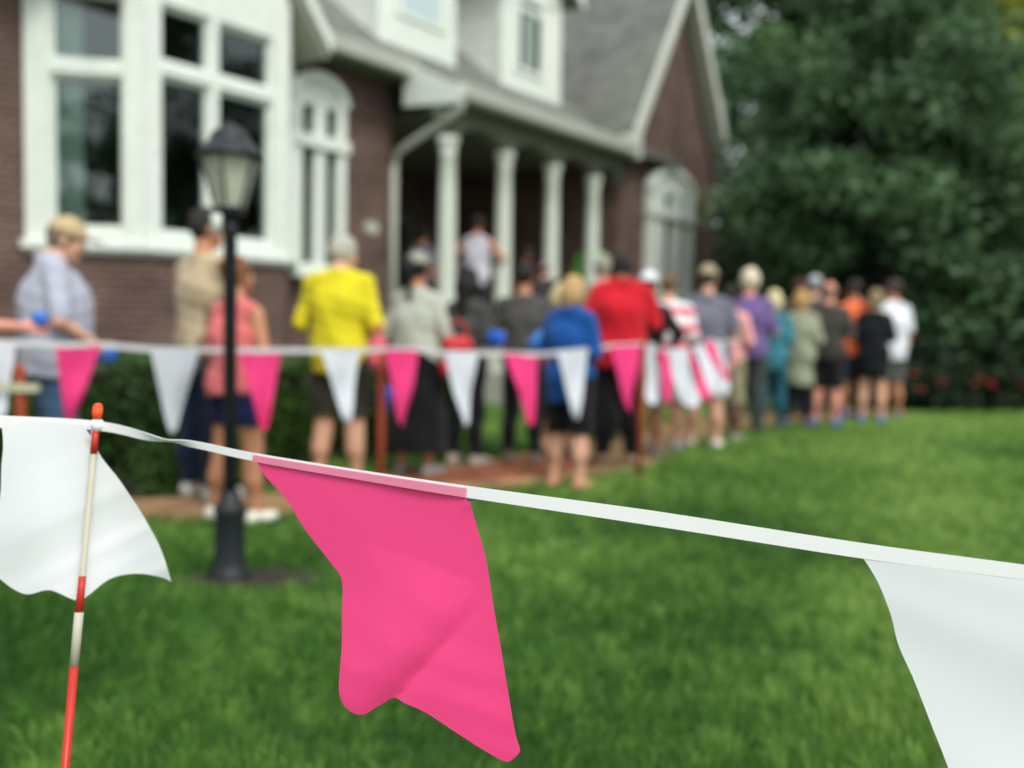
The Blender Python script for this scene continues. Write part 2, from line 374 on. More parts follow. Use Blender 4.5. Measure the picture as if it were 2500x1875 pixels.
cap = MB(); cap.extrude([(S0, .0), (5.84, -.78), (7.72, -.78), (S1, -.06), (S1, .3), (S0, .3)], 2, 4.86, 4.98); cap.build('bay_cornice', M_TRIM, house)

def arched_window(s0, y0, wd, z0, zspring, rise, bar, parent, slots, n=14):
    T = frame_T(s0, y0, 0)
    def arc(u, zs=zspring, r=rise, w2=wd/2): return zs+r*math.sqrt(max(0, 1-((u-w2)/w2)**2))
    f = MB(T); cw = .15
    def strip(u0, u1, za, zfun, v0, v1, k=6):
        us = np.linspace(u0, u1, k+1)
        f.extrude([(u0, za)]+[(u1, za)]+[(float(u), zfun(u)) for u in us[::-1]], 1, v0, v1)
    f_T = f.T
    # arched hood, thick
    A = np.linspace(PI, 0, n); ro, ri = wd/2+.035, wd/2-.07
    oz = lambda a: zspring-.06+(rise+.08)*math.sin(a); iz = lambda a: zspring-.06+(rise-.06)*math.sin(a)
    for a, b_ in zip(A[:-1], A[1:]):
        f.extrude([(wd/2+ro*math.cos(a), oz(a)), (wd/2+ro*math.cos(b_), oz(b_)), (wd/2+ri*math.cos(b_), iz(b_)), (wd/2+ri*math.cos(a), iz(a))], 1, -.09, .10)
    f.extrude([(wd/2+ri*math.cos(a), iz(a)-.002) for a in A[::-1]], 1, -.09, .045)
    zt = zspring-.05
    f.box(0, cw, -.1, .06, z0, zt); f.box(wd-cw, wd, -.1, .06, z0, zt)
    f.box(-.04, wd+.04, -.05, .10, bar-.08, bar+.08)
    edges = [cw]+[q for s_ in slots for q in s_]+[wd-cw]
    for i in range(0, len(edges), 2):
        if edges[i+1]-edges[i] > .01: f.box(edges[i], edges[i+1], -.09, .04, z0, zt)
    for a, b in slots:
        f.box(a, b, -.09, .03, z0, z0+.08); f.box(a, b, -.09, .03, zt-.07, zt)
    wf = f.build('arched_window', M_TRIM, parent, bevel=.006)
    s_ = MB(T); s_.box(-.08, wd+.08, -.1, .13, z0-.1, z0); s_.build('sill', M_TRIM, wf, bevel=.006)
    for a, b in slots:
        for za, zb in ((z0+.08, bar-.085), (bar+.085, zt-.07)):
            g = MB(T); g.box(a, b, -.08, -.075+.01, za, zb); g.build('pane', M_PANE_DARK, wf)
arched_window(8.36, -.092, .96, 1.9, 4.12, .30, 3.54, house, [(.2, .42), (.6, .82)])
arched_window(16.05, -1.202, 1.82, 1.9, 3.88, .40, 3.38, house, [(.58, .95), (1.35, 1.6)])
pq = MB(); pq.extrude([(9.95+.14*math.cos(a), 2.56+.09*math.sin(a)) for a in np.linspace(0, 2*PI, 20)[:-1]], 1, -.03, 0.0); pq.build('wall_plaque', M_SOFFIT, house)

# roofs: main slope rises from y=0 (z 5.19) at 0.77
def slab(mb, s0, s1, pts, th):
    """pts: (y,z) polyline up the slope"""
    mb.extrude([p for p in pts]+[(p[0]+.02, p[1]-th) for p in pts[::-1]], 0, s0, s1)
RF = MB()
slab(RF, 8.3, 10.2, [(-.5, 4.80), (4.6, 8.73)], .14)
slab(RF, 10.2, 16.9, [(-1.4, 4.42), (-.44, 4.86), (4.6, 8.73)], .14)
slab(RF, -2.6, 5.2, [(-.5, 4.80), (4.6, 8.73)], .14)
RF.extrude([(4.6, 8.73), (9.8, 4.7), (9.8, 4.5), (4.6, 8.5)], 0, -2.6, 19.4)
roof = RF.build('roof', M_SHINGLE, house)
# bay gable roof
G1 = MB()
for sg in (-1, 1):
    f_, a_ = 6.78+sg*1.51, 6.78
    G1.extrude([(f_, 4.58), (a_, 6.42), (a_, 6.24), (f_, 4.40)], 1, -.9, 3.2)
G1.build('roof', M_SHINGLE, house)
rk = MB()
for sg in (-1, 1):
    f_ = 6.78+sg*1.50; rk.extrude([(f_, 4.61), (6.78, 6.45), (6.78, 6.26), (f_, 4.42)], 1, -.94, -.903)
rk.build('rake_board', M_TRIM, house)
sf = MB()
for sg in (-1, 1):
    f_ = 6.78+sg*1.47; sf.extrude([(f_, 4.40), (6.78, 6.23), (6.78, 6.19), (f_, 4.36)], 1, -.9, .0)
sf.extrude([(8.05, 4.55), (8.42, 4.28), (8.42, 4.75), (8.05, 5.0)], 1, -.04, -.005)
sf.build('soffit', M_SOFFIT, house)
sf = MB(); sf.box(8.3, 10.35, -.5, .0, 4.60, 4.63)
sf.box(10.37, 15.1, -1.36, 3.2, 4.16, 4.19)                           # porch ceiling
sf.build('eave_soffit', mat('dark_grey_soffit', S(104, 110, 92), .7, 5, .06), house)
# cross gable of the wing
G2 = MB()
for sg in (-1, 1):
    f_ = 17.17+sg*2.13; G2.extrude([(f_, 4.66), (17.17, 8.10), (17.17, 7.86), (f_, 4.42)], 1, -1.40, 6)
G2.build('roof', M_SHINGLE, house)
rk = MB()
for sg in (-1, 1):
    f_ = 17.17+sg*2.17; rk.extrude([(f_, 4.66), (17.17, 8.17), (17.17, 7.80), (f_+(-sg*.1), 4.42)], 1, -1.45, -1.403)
rk.box(14.96, 15.18, -1.47, -1.15, 4.18, 4.60)
rk.build('rake_board', M_GUTTER, house)
sf = MB()
for sg in (-1, 1):
    f_ = 17.17+sg*2.1; sf.extrude([(f_, 4.40), (17.17, 7.84), (17.17, 7.78), (f_, 4.34)], 1, -1.40, -1.1)
sf.build('soffit', M_SOFFIT, house)
# gutters
def gutter(s0, s1, yf, zt):
    g = MB(); g.extrude([(yf+.12, zt), (yf+.12, zt-.17), (yf+.03, zt-.17), (yf-.0, zt-.07), (yf-.02, zt), (yf, zt), (yf+.03, zt-.14), (yf+.10, zt-.14), (yf+.1, zt)], 0, s0, s1)
    g.box(s0, s1, yf+.12, yf+.15, zt-.2, zt+.02)
    return g.build('gutter', M_GUTTER, house)
gutter(8.34, 10.22, -.62, 4.80); gutter(10.14, 15.0, -1.52, 4.40)
er = MB(); er.extrude([(-1.38, 4.40), (-.42, 4.84), (-.42, 4.22), (-1.38, 4.16)], 0, 10.13, 10.17); er.build('eave_return', M_TRIM, house)
ds = MB()
ds.tube([(10.2, -1.42, 4.24), (10.2, -1.38, 4.1), (10.28, -.9, 3.93), (10.33, -.3, 3.72), (10.34, -.1, 3.62), (10.34, -.08, 3.4), (10.34, -.08, .3)], .055, 10)
ds.build('downspout', M_GUTTER, house)
# porch
pf = MB(); pf.box(10.37, 15.1, -1.25, 3.2, .55, .88); pf.box(10.372, 15.098, -1.3, 3.198, .88, .93)
pf.box(10.37, 15.1, -1.2, -1.0, -.2, .55)
pf.build('porch_floor', M_STONE, house)
st = MB()
for i in range(4): st.box(10.6, 13.3, -1.3-.32*(i+1), -1.3-.32*i, -.1, .88-.155*(i+1)+.02)
st.build('porch_steps', M_STONE, house)
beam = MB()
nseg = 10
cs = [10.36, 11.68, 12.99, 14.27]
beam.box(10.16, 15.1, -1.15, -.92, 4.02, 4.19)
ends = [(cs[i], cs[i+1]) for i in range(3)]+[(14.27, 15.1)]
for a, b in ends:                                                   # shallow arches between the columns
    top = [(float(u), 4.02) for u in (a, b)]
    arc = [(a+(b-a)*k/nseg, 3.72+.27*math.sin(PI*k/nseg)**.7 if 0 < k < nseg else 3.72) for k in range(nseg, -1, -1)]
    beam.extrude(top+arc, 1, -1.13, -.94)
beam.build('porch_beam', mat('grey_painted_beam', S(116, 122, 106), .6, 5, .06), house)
for c in cs:
    m_ = MB(); m_.lathe([(.17, .93), (.17, 1.0), (.145, 1.04), (.125, 1.1), (.128, 2.0), (.118, 3.0), (.108, 3.52), (.120, 3.54), (.120, 3.56), (.108, 3.58), (.125, 3.66), (.15, 3.70), (.15, 3.78)], c=(c, -1.04), n=24)
    m_.box(c-.19, c+.19, -1.23, -.85, .88, .95)
    m_.build('column', M_COLUMN, house)
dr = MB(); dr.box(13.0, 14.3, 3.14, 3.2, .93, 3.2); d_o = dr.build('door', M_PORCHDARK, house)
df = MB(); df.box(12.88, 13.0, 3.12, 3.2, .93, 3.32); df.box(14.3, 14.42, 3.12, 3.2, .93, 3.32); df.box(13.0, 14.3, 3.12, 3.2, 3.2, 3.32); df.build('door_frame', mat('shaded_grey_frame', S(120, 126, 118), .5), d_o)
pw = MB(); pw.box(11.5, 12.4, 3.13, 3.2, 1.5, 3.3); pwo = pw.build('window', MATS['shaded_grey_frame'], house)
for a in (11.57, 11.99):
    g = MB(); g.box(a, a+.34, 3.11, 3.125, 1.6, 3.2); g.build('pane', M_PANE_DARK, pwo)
# dormers
def dormer(s0, s1, wa, wb, sill, eave, n_panes):
    b = MB(); yb = 3.2; ym = (eave-5.19)/.77
    b.extrude([(0, 5.12), (0, eave), (ym, eave)], 0, s0, s0+.1); b.extrude([(0, 5.12), (0, eave), (ym, eave)], 0, s1-.1, s1)
    b.box(s0+.1, s1-.1, 0, .08, 5.12, eave)
    b.extrude([(s0, eave), (s1, eave), ((s0+s1)/2, eave+.75)], 1, .0, .1)
    d = b.build('dormer', M_SIDING, house)
    tb = MB(); tb.box(s0-.02, s0+.16, -.035, 0, 5.2, eave); tb.box(s1-.16, s1+.02, -.035, 0, 5.2, eave); tb.box(s0-.023, s1+.023, -.040, 0, 5.2-.04, sill-.06)
    tb.box(s0-.03, s0, -.02, .1, 5.2, eave); tb.box(s0+.16, s1-.16, -.03, 0, eave-.3, eave)
    tb.build('corner_trim', M_TRIM, d)
    f = MB(); zt = eave-.3; bar = sill+1.0
    f.box(wa-.14, wa, -.07, 0, sill-.06, zt); f.box(wb, wb+.14, -.07, 0, sill-.06, zt); f.box(wa, wb, -.072, 0, sill-.06, sill+.02); f.box(wa, wb, -.07, 0, zt-.1, zt)
    f.box(wa, wb, -.066, 0, bar-.05, bar+.05)
    wf = f.build('window', M_TRIM, d, bevel=.005)
    stp = (wb-wa)/n_panes
    for k in range(n_panes):
        for za, zb in ((sill+.02, bar-.05), (bar+.05, zt-.1)):
            g = MB(); g.box(wa+k*stp+.0, wa+(k+1)*stp, -.03, -.004, za, zb); g.build('pane', M_PANE_DARK, wf)
    if n_panes > 1:
        g = MB(); g.box(wa+.17, wb-.17, -.04, -.031, sill+.02, bar-.05); g.build('blind', mat('shaded_blind', S(150, 166, 158), .7), wf)
    else:
        g = MB(); g.box(wa+.0, wb-.0, -.037, -.031, sill+.04, zt-.1); g.build('blind', mat('pale_blind', S(196, 214, 216, .95), .25, spec=.6), wf)
    r = MB()
    for sg in (-1, 1):
        c = (s0+s1)/2; e = c+sg*((s1-s0)/2+.28)
        r.extrude([(e, eave-.02), (c, eave+.95), (c, eave+.78), (e, eave-.19)], 1, -.3, 4.2)
    r.build('roof', M_SHINGLE, d)
    r = MB()
    for sg in (-1, 1):
        c = (s0+s1)/2; e = c+sg*((s1-s0)/2+.3)
        r.extrude([(e, eave+.02), (c, eave+1.0), (c, eave+.74), (e, eave-.22)], 1, -.34, -.303)
    r.build('rake_board', M_TRIM, d)
dormer(10.05, 11.72, 10.5, 11.34, 5.66, 7.06, 1)
dormer(12.98, 14.72, 13.42, 14.06, 5.55, 7.10, 2)

# ------------------------------------------------------------------ lamp post
lp = empty('lamp_post', (-1.306, 4.45, 0)); tag(lp, 'dark metal lantern post standing on the lawn in front of the bay window', 'lamp post')
b = MB(); b.lathe([(.10, 0), (.10, .03), (.082, .05), (.072, .08), (.066, .30), (.074, .32), (.074, .345), (.045, .37), (.045, .42)], n=16); b.build('base', M_BLACKMETAL, lp)
b = MB(); b.lathe([(.030, .40), (.028, 1.60), (.036, 1.61), (.036, 1.64), (.022, 1.66), (.05, 1.70), (.07, 1.715)], n=16)
for k in range(8):
    a = 2*PI*k/8; b.box(.028*math.cos(a)-.003, .028*math.cos(a)+.003, .028*math.sin(a)-.003, .028*math.sin(a)+.003, .45, 1.58)
b.build('pole', M_BLACKMETAL, lp)
b = MB(); n6 = 6; zb_, zt_, rb_, rt_ = 1.715, 1.955, .066, .136
b.lathe([(.078, 1.70), (.078, 1.725)], n=6, smooth=False); 
for k in range(6):
    a = 2*PI*(k+.5)/6; ca, sa = math.cos(a), math.sin(a); b.tube([(rb_*ca, rb_*sa, zb_), (rt_*ca, rt_*sa, zt_)], .006, 6)
b.build('lantern_frame', M_BLACKMETAL, lp)
for k in range(6):
    a0, a1 = 2*PI*(k+.5)/6, 2*PI*(k+1.5)/6
    g = MB(); q = .97
    pt = lambda a, r, z: (r*q*math.cos(a), r*q*math.sin(a), z)
    g.poly([pt(a0, rb_, zb_+.008), pt(a1, rb_, zb_+.008), pt(a1, rt_, zt_-.004), pt(a0, rt_, zt_-.004)])
    go = g.build('glass_pane', M_FROST, lp); md = go.modifiers.new('t', 'SOLIDIFY'); md.thickness = .003
b = MB(); b.lathe([(.152, 1.948), (.156, 1.958), (.134, 1.985), (.108, 2.015), (.094, 2.028), (.092, 2.04), (.074, 2.07), (.046, 2.09), (.018, 2.1), (.010, 2.105), (.013, 2.112), (.005, 2.12)], n=24); b.build('lantern_roof', M_BLACKMETAL, lp)
b = MB(); b.lathe([(.02, 1.73), (.03, 1.76), (.03, 1.82), (.01, 1.85)], n=12); b.build('bulb', mat('milky_bulb', S(226, 222, 200), .4), lp)
b = MB(); b.tube([(-.045, -.05, 1.60), (-.047, -.05, 1.69)], [.02, .026], 10); b.build('light_sensor', M_GUTTER, lp)
b = MB(); b.lathe([(.0, .012), (.12, .02), (.26, .012), (.34, -.01)], n=20, cap=False)
ring = b.build('soil_ring', MATS['bark_mulch']); tag(ring, kind='structure'); ring.location = (-1.2, 4.43, 0); ring.scale = (1, .62, 1)

# ------------------------------------------------------------------ foliage
def leaf_mesh(P, size, up=.4):
    """two-triangle folded leaves at points P with random orientation"""
    n = len(P); d = RNG.normal(size=(n, 3)); d[:, 2] = d[:, 2]*.6-.15; d /= np.linalg.norm(d, axis=1)[:, None]
    nn = RNG.normal(size=(n, 3)); nn[:, 2] += up*2; s = np.cross(d, nn); s /= np.linalg.norm(s, axis=1)[:, None]+1e-6
    L = (size*RNG.uniform(.6, 1.35, n))[:, None]; Wd = L*.36
    v = np.zeros((n, 4, 3)); v[:, 0] = P; v[:, 1] = P+d*L*.5+s*Wd; v[:, 2] = P+d*L; v[:, 3] = P+d*L*.5-s*Wd
    return v.reshape(-1, 3), (np.arange(n)[:, None]*4+np.array([0, 1, 2, 3]))
def leaf_mat(name, c1, c2, ns=.9, tr=.25):
    if name in MATS: return MATS[name]
    m = mat(name, c1, .5, ns, 0, col2=c2, trans=tr, detail=6, spec=.4); return m
def tree(name, loc, h, crown, trunk_r, nclump, leaves, lsize, lm, label, cat='tree', group=None, seed=1, clump_r=.55, trunk_h=None, shell=.55):
    """crown: (cx,cy,cz,rx,ry,rz) relative to base"""
    global RNG; RNG = np.random.default_rng(seed)
    x, y = loc; t = empty(name, (x, y, gz(x, y)-.02)); tag(t, label, cat, group)
    bk = mat('bark', S(58, 52, 46), .9, 12, .3, .8, 30)
    cx, cy, cz, rx, ry, rz = crown; th = trunk_h or cz
    tr = MB(); pts = [(0, 0, 0), (.04, .02, th*.3), (-.03, .05, th*.6), (cx*.5, cy*.5, th), (cx, cy, cz+rz*.6)]
    tr.tube(pts, [trunk_r*1.25, trunk_r, trunk_r*.85, trunk_r*.6, trunk_r*.15], 12)
    u = RNG.normal(size=(nclump, 3)); u /= np.linalg.norm(u, axis=1)[:, None]; r = RNG.uniform(shell, 1, nclump)**.6
    C = u*r[:, None]*np.array([rx, ry, rz])*(1+.12*np.sin(u[:, :1]*5+u[:, 2:]*4))+np.array([cx, cy, cz])
    for k in range(min(nclump, 14)):
        b0 = Vector((cx*.4, cy*.4, max(.3, min(C[k][2]*.6, th+rz*.3)))); e = Vector(C[k]); mid = (b0+e)*.5+Vector((0, 0, .15))
        tr.tube([b0, mid, e], [trunk_r*.35, trunk_r*.2, .012], 6)
    tr.build('trunk', bk, t)
    per = leaves//nclump; rr = clump_r*RNG.uniform(.6, 1.35, nclump)
    g = RNG.normal(size=(nclump, per, 3)); g /= np.linalg.norm(g, axis=2)[:, :, None]; q = RNG.uniform(.35, 1, (nclump, per, 1))**.5
    P = C[:, None]+g*q*rr[:, None, None]*np.array([1, 1, .72])
    P = P.reshape(-1, 3); P = P[P[:, 2] > .03]
    V, F = leaf_mesh(P, lsize); add('crown', np_mesh('crown', V, F, False), lm, t)
    return t
def hedge(name, c, L, W_, H_, rz, n, lm, label, cat='hedge', lsize=.045, rnd=.08):
    global RNG; RNG = np.random.default_rng(int(abs(c[0]*100))+5)
    t = empty(name, (c[0], c[1], gz(*c)), rz); tag(t, label, cat)
    b = MB(); b.box(-L/2+.1, L/2-.1, -W_/2+.1, W_/2-.1, 0, H_-.1); b.build('stem', mat('dark_twigs', S(30, 32, 22), .95, 20, .3), t)
    u = RNG.uniform(-1, 1, (n, 3)); k = np.argmax(np.abs(u)*np.array([.6*W_/L+.2, 1, 1.0]), axis=1); 
    sgn = np.sign(u[np.arange(n), k]); u[np.arange(n), k] = sgn*(1-np.abs(RNG.normal(0, .05, n)))
    P = u*np.array([L/2, W_/2, H_/2])+np.array([0, 0, H_/2])
    P += .03*np.sin(P[:, [1, 2, 0]]*7)+RNG.normal(0, .02, P.shape); P[:, 2] = P[:, 2].clip(.02, None)
    V, F = leaf_mesh(P, lsize, .2); add('foliage', np_mesh('foliage', V, F, False), lm, t)
    return t
LM_HEDGE = leaf_mat('boxwood_leaf', S(36, 66, 30), S(92, 132, 52), 1.2)
LM_DARK = leaf_mat('dark_maple_leaf', S(50, 80, 52), S(106, 138, 94), .55, .25)
LM_MID = leaf_mat('mid_green_leaf', S(88, 128, 82), S(146, 176, 118), .5, .35)
LM_YEL = leaf_mat('yellow_green_leaf', S(140, 158, 60), S(196, 198, 98), .5, .4)
LM_SH0 = leaf_mat('screen_leaf', S(34, 54, 38), S(62, 88, 54), 1.0)
LM_FAR = leaf_mat('far_green_leaf', S(64, 94, 68), S(108, 138, 100), .3)
hedge('clipped_hedge', (-2.35, 7.15), 1.75, .8, .9, .12, 16000, LM_HEDGE, 'clipped green hedge below the bay window, left of the lamp post')
hedge('clipped_hedge', (-1.12, 8.6), 1.3, 1.0, .86, .5, 12000, LM_HEDGE, 'clipped green hedge beneath the first arched window, behind the yellow shirt')
hedge('clipped_hedge', (-4.3, 7.2), 1.9, .8, .86, .25, 9000, LM_HEDGE, 'clipped green hedge behind the man in the tan cap')
hedge('low_shrub', (-2.12, 6.62), .75, .5, .36, .2, 5000, LM_HEDGE, 'low bright green shrub between the path edge and the hedge', 'shrub')
tree('big_tree', (6.3, 16.4), 9, (-.1, 0, 3.4, 2.15, 2.4, 4.4), .2, 210, 60000, .15, LM_DARK, 'large dark green tree with its crown down to the lawn, right of the brick gable', seed=3, clump_r=.68, shell=.4)
tree('big_tree', (9.6, 15.4), 5, (0, 0, 1.9, 2.5, 2.2, 2.1), .14, 120, 30000, .13, LM_DARK, 'dark tree at the right edge of the photo beside the largest tree', seed=5, clump_r=.6)
tree('tall_tree', (10.5, 21.5), 12, (0, 0, 6.0, 2.2, 2.4, 3.0), .22, 90, 16000, .2, LM_YEL, 'yellow-green tree near the upper right corner behind the dark crowns', seed=8, clump_r=.8)
tree('tall_tree', (10.2, 27), 14, (0, 0, 8.0, 4.2, 4, 6.5), .26, 150, 22000, .26, LM_MID, 'mid green tall tree behind the dark tree and the yellow-green one', seed=9, clump_r=.95)
tree('tall_tree', (5.4, 28), 14, (0, 0, 7.0, 3.8, 4, 6.8), .26, 190, 30000, .28, LM_FAR, 'pale grey-green tall tree seen beside the peak of the brick gable', seed=10, clump_r=.95)
k_ = 0
for (x, y, s_, lab) in ((16, 26, 1, 'far tree closing the view at the right side of the garden'), (21, 31, 1.2, 'farthest tree at the right, behind the yellow-green crown'), (14.5, 34, 1.3, 'far broad tree between the yellow-green crown and the mid green one')):
    k_ += 1; tree('far_tree', (x, y), 14, (0, 0, 7*s_, 4.4*s_, 4*s_, 6.6*s_), .3, 120, 13000, .36, LM_FAR, lab, seed=20+k_, clump_r=1.15, group='trees at the back of the garden')
tree('garden_tree', (-6.5, -14), 8, (0, 0, 4.6, 4.4, 3, 4.2), .25, 90, 12000, .3, LM_DARK, 'tree across the garden behind the viewer, mirrored dark in the bay window', seed=31, clump_r=.9)
tree('garden_tree', (19.5, 8.0), 14, (0, 0, 6.9, 4.4, 5.4, 6.6), .25, 120, 15000, .3, LM_DARK, 'tree beyond the right side of the lawn mirrored in the bay window\'s front panes', seed=32, clump_r=.85)
tree('garden_tree', (20.5, 13.5), 9, (0, 0, 4.8, 4, 4, 4.6), .25, 100, 12000, .3, LM_DARK, 'second tree beyond the right side of the lawn, next to the driveway', seed=33, clump_r=.85)
hedge('tall_hedge', (13.5, 20.5), 20, 1.6, 3.4, -.25, 30000, LM_SH0, 'tall dark hedge closing the garden behind the big tree', lsize=.16)
# shrubs under the trees at the lawn's far edge
LM_SH = leaf_mat('dark_shrub_leaf', S(30, 50, 32), S(56, 80, 48), 1.4)
for i, (x, y, r_, h_, lab) in enumerate(((6.0, 14.3, .8, 1.0, 'dark leafy shrub behind the queue end, left of the red roses'), (7.0, 14.1, .7, .75, 'low dark shrub under the big tree, between the roses'), (8.15, 14.1, .9, 1.5, 'dark rounded shrub right of the red roses'), (9.6, 13.9, .9, 1.6, 'dark rounded shrub at the right edge of the lawn'), (3.5, 16.4, .7, 1.3, 'dark shrub in front of the gable window behind the queue'))):
    tree('garden_shrub', (x, y), h_, (0, 0, h_*.5, r_, r_*.8, h_*.5), .03, 40, 7000, .075, LM_SH, lab, 'shrub', seed=40+i, clump_r=.2, shell=.3)
# rose bush with red flowers
def rose(x, y, n, lab, sd):
    t = tree('rose_bush', (x, y), .7, (0, 0, .36, .5, .35, .34), .015, 18, 1500, .06, LM_SH, lab, 'rose bush', seed=sd, clump_r=.15, shell=.3)
    R_ = np.random.default_rng(sd)
    for k in range(n):
        m_ = MB(); cx, cy, cz = R_.uniform(-.42, .42), R_.uniform(-.35, -.1), R_.uniform(.3, .7)
        for q in range(7):
            a = q*2*PI/7; m_.tube([(cx, cy, cz), (cx+.03*math.cos(a), cy+.03*math.sin(a)-.01, cz+.015), (cx+.045*math.cos(a), cy+.045*math.sin(a), cz+.035)], [.012, .022, .008], 6)
        m_.build('flower', mat('red_petal', S(150, 40, 38), .6, 30, .15), t)
rose(5.6, 13.75, 5, 'rose bush with red flowers just right of the white tee man', 71)
rose(6.35, 13.65, 5, 'rose bush with red flowers in the middle of the flower edge', 72)
rose(7.1, 13.7, 4, 'rose bush with red flowers farthest right along the lawn edge', 73)

# ------------------------------------------------------------------ signed-distance modelling for people
def surfnet(D, org, h):
    """surface nets on a 3D grid of distances"""
    s = D < 0; nx, ny, nz = D.shape
    c = np.zeros((nx-1, ny-1, nz-1), np.int8); acc = np.zeros((nx-1, ny-1, nz-1, 3), np.float32); cnt = np.zeros((nx-1, ny-1, nz-1), np.float32)
    for ax in range(3):
        a = [slice(None)]*3; b = [slice(None)]*3; a[ax] = slice(0, -1); b[ax] = slice(1, None)
        d0, d1 = D[tuple(a)], D[tuple(b)]; x = (d0 < 0) != (d1 < 0); t = np.where(x, d0/np.where(x, d0-d1, 1), 0).astype(np.float32)
        o = [q for q in range(3) if q != ax]
        for i in (0, 1):
            for j in (0, 1):
                sl = [slice(None)]*3; sl[o[0]] = slice(i, i-1 if i-1 else None); sl[o[1]] = slice(j, j-1 if j-1 else None)
                xx, tt = x[tuple(sl)], t[tuple(sl)]
                cnt += xx
                acc[..., ax] += np.where(xx, tt, 0); acc[..., o[0]] += xx*i; acc[..., o[1]] += xx*j
    m = cnt > 0; idx = -np.ones(m.shape, np.int32); idx[m] = np.arange(m.sum())
    base = np.argwhere(m).astype(np.float32); V = (base+acc[m]/cnt[m][:, None])*h+org
    Fs = []
    for ax in range(3):
        o = [q for q in range(3) if q != ax]
        a = [slice(1, -1)]*3; b = [slice(1, -1)]*3; a[ax] = slice(0, -1); b[ax] = slice(1, None)
        sa, sb = s[tuple(a)], s[tuple(b)]; w_ = np.argwhere(sa != sb); fl = sa[tuple(w_.T)]
        if not len(w_): continue
        p = w_.copy(); p[:, o[0]] += 1; p[:, o[1]] += 1
        q = []
        for da, db in ((-1, -1), (0, -1), (0, 0), (-1, 0)):
            r = p.copy(); r[:, o[0]] += da; r[:, o[1]] += db; q.append(idx[r[:, 0], r[:, 1], r[:, 2]])
        q = np.stack(q, -1); flip = fl if ax != 1 else ~fl
        q[~flip] = q[~flip][:, ::-1]; Fs.append(q)
    return V, np.concatenate(Fs)

class SDF:
    def __init__(s, lo, hi, h):
        s.lo = np.array(lo, np.float32); s.h = h; s.n = np.ceil((np.array(hi)-lo)/h).astype(int)+1
        s.D = np.full(s.n, 1.0, np.float32)
        s.ax = [s.lo[i]+np.arange(s.n[i], dtype=np.float32)*h for i in range(3)]
    def _sl(s, lo, hi):
        a = np.maximum(0, np.floor((np.array(lo)-s.lo)/s.h).astype(int)); b = np.minimum(s.n, np.ceil((np.array(hi)-s.lo)/s.h).astype(int)+1)
        b = np.maximum(a, b); return tuple(slice(int(a[i]), int(b[i])) for i in range(3))
    def _g(s, sl):
        return s.ax[0][sl[0]][:, None, None], s.ax[1][sl[1]][None, :, None], s.ax[2][sl[2]][None, None, :]
    def put(s, sl, d, k):
        e = s.D[sl]; hh = np.clip(.5+.5*(e-d)/k, 0, 1); s.D[sl] = e*(1-hh)+d*hh-k*hh*(1-hh)
    def cap(s, a, b, ra, rb, k=.03, ys=1.0):
        a = np.array(a, np.float32); b = np.array(b, np.float32); m = max(ra, rb)+.06
        sl = s._sl(np.minimum(a, b)-m, np.maximum(a, b)+m); x, y, z = s._g(sl)
        if 0 in s.D[sl].shape: return
        yc = (a[1]+b[1])/2 if ys != 1 else 0
        y = (y-yc)*ys+yc; ba = b-a; L = max(1e-9, float(ba@ba))
        px, py, pz = x-a[0], y-a[1], z-a[2]; t = np.clip((px*ba[0]+py*ba[1]+pz*ba[2])/L, 0, 1)
        d = np.sqrt((px-t*ba[0])**2+(py-t*ba[1])**2+(pz-t*ba[2])**2)-(ra+(rb-ra)*t); s.put(sl, d, k)
    def ell(s, c, r, k=.03):
        c = np.array(c, np.float32); r = np.array(r, np.float32); sl = s._sl(c-r-.06, c+r+.06); x, y, z = s._g(sl)
        if 0 in s.D[sl].shape: return
        q = np.sqrt(((x-c[0])/r[0])**2+((y-c[1])/r[1])**2+((z-c[2])/r[2])**2); s.put(sl, (q-1)*r.min(), k)
    def cut(s, fn):
        x, y, z = s._g((slice(None),)*3); s.D = np.maximum(s.D, fn(x, y, z))
    def disp(s, fn):
        x, y, z = s._g((slice(None),)*3); s.D = s.D+fn(x, y, z).astype(np.float32)
    def mesh(s):
        D = s.D; D[0] = D[-1] = 1; D[:, 0] = D[:, -1] = 1; D[:, :, 0] = D[:, :, -1] = 1
        return surfnet(D, s.lo, s.h)

def make_head():
    g = SDF((-.12, -.13, -.17), (.12, .15, .15), .0075)
    g.ell((0, -.012, .02), (.074, .094, .1), .02); g.ell((0, .022, -.045), (.056, .068, .062), .03); g.cap((0, .055, -.092), (0, .06, -.095), .022, .02, .03)
    g.cap((0, .078, .012), (0, .103, -.022), .008, .013, .012); g.ell((.034, .062, -.03), (.02, .02, .02), .02); g.ell((-.034, .062, -.03), (.02, .02, .02), .02)
    for sx in (-1, 1):
        g.ell((sx*.078, -.008, -.012), (.010, .019, .031), .008)
        g.cap((sx*.016, .082, .022), (sx*.042, .072, .024), .008, .007, .012)
    g.cap((-.018, .080, -.056), (.018, .080, -.056), .007, .007, .008); g.cap((-.016, .078, -.066), (.016, .078, -.066), .0075, .0075, .008)
    g.cap((0, -.02, -.08), (0, -.03, -.16), .052, .055, .03)
    V, F = g.mesh(); mi = np.zeros(len(F), int)
    for sx in (-1, 1):
        for rad, cy, mm in ((.0125, .068, 1), (.0065, .076, 2)):
            m_ = MB(); m_.lathe([(rad*math.sin(PI*q/6)+1e-4, rad*-math.cos(PI*q/6)) for q in range(7)], n=10, cap=False)
            v = np.array(m_.v)+np.array([sx*.031, cy, .004]); f = np.array(m_.f)
            F = np.concatenate([F, f+len(V)]); V = np.concatenate([V, v]); mi = np.concatenate([mi, np.full(len(f), mm)])
    return V, F, mi
HEAD = make_head()
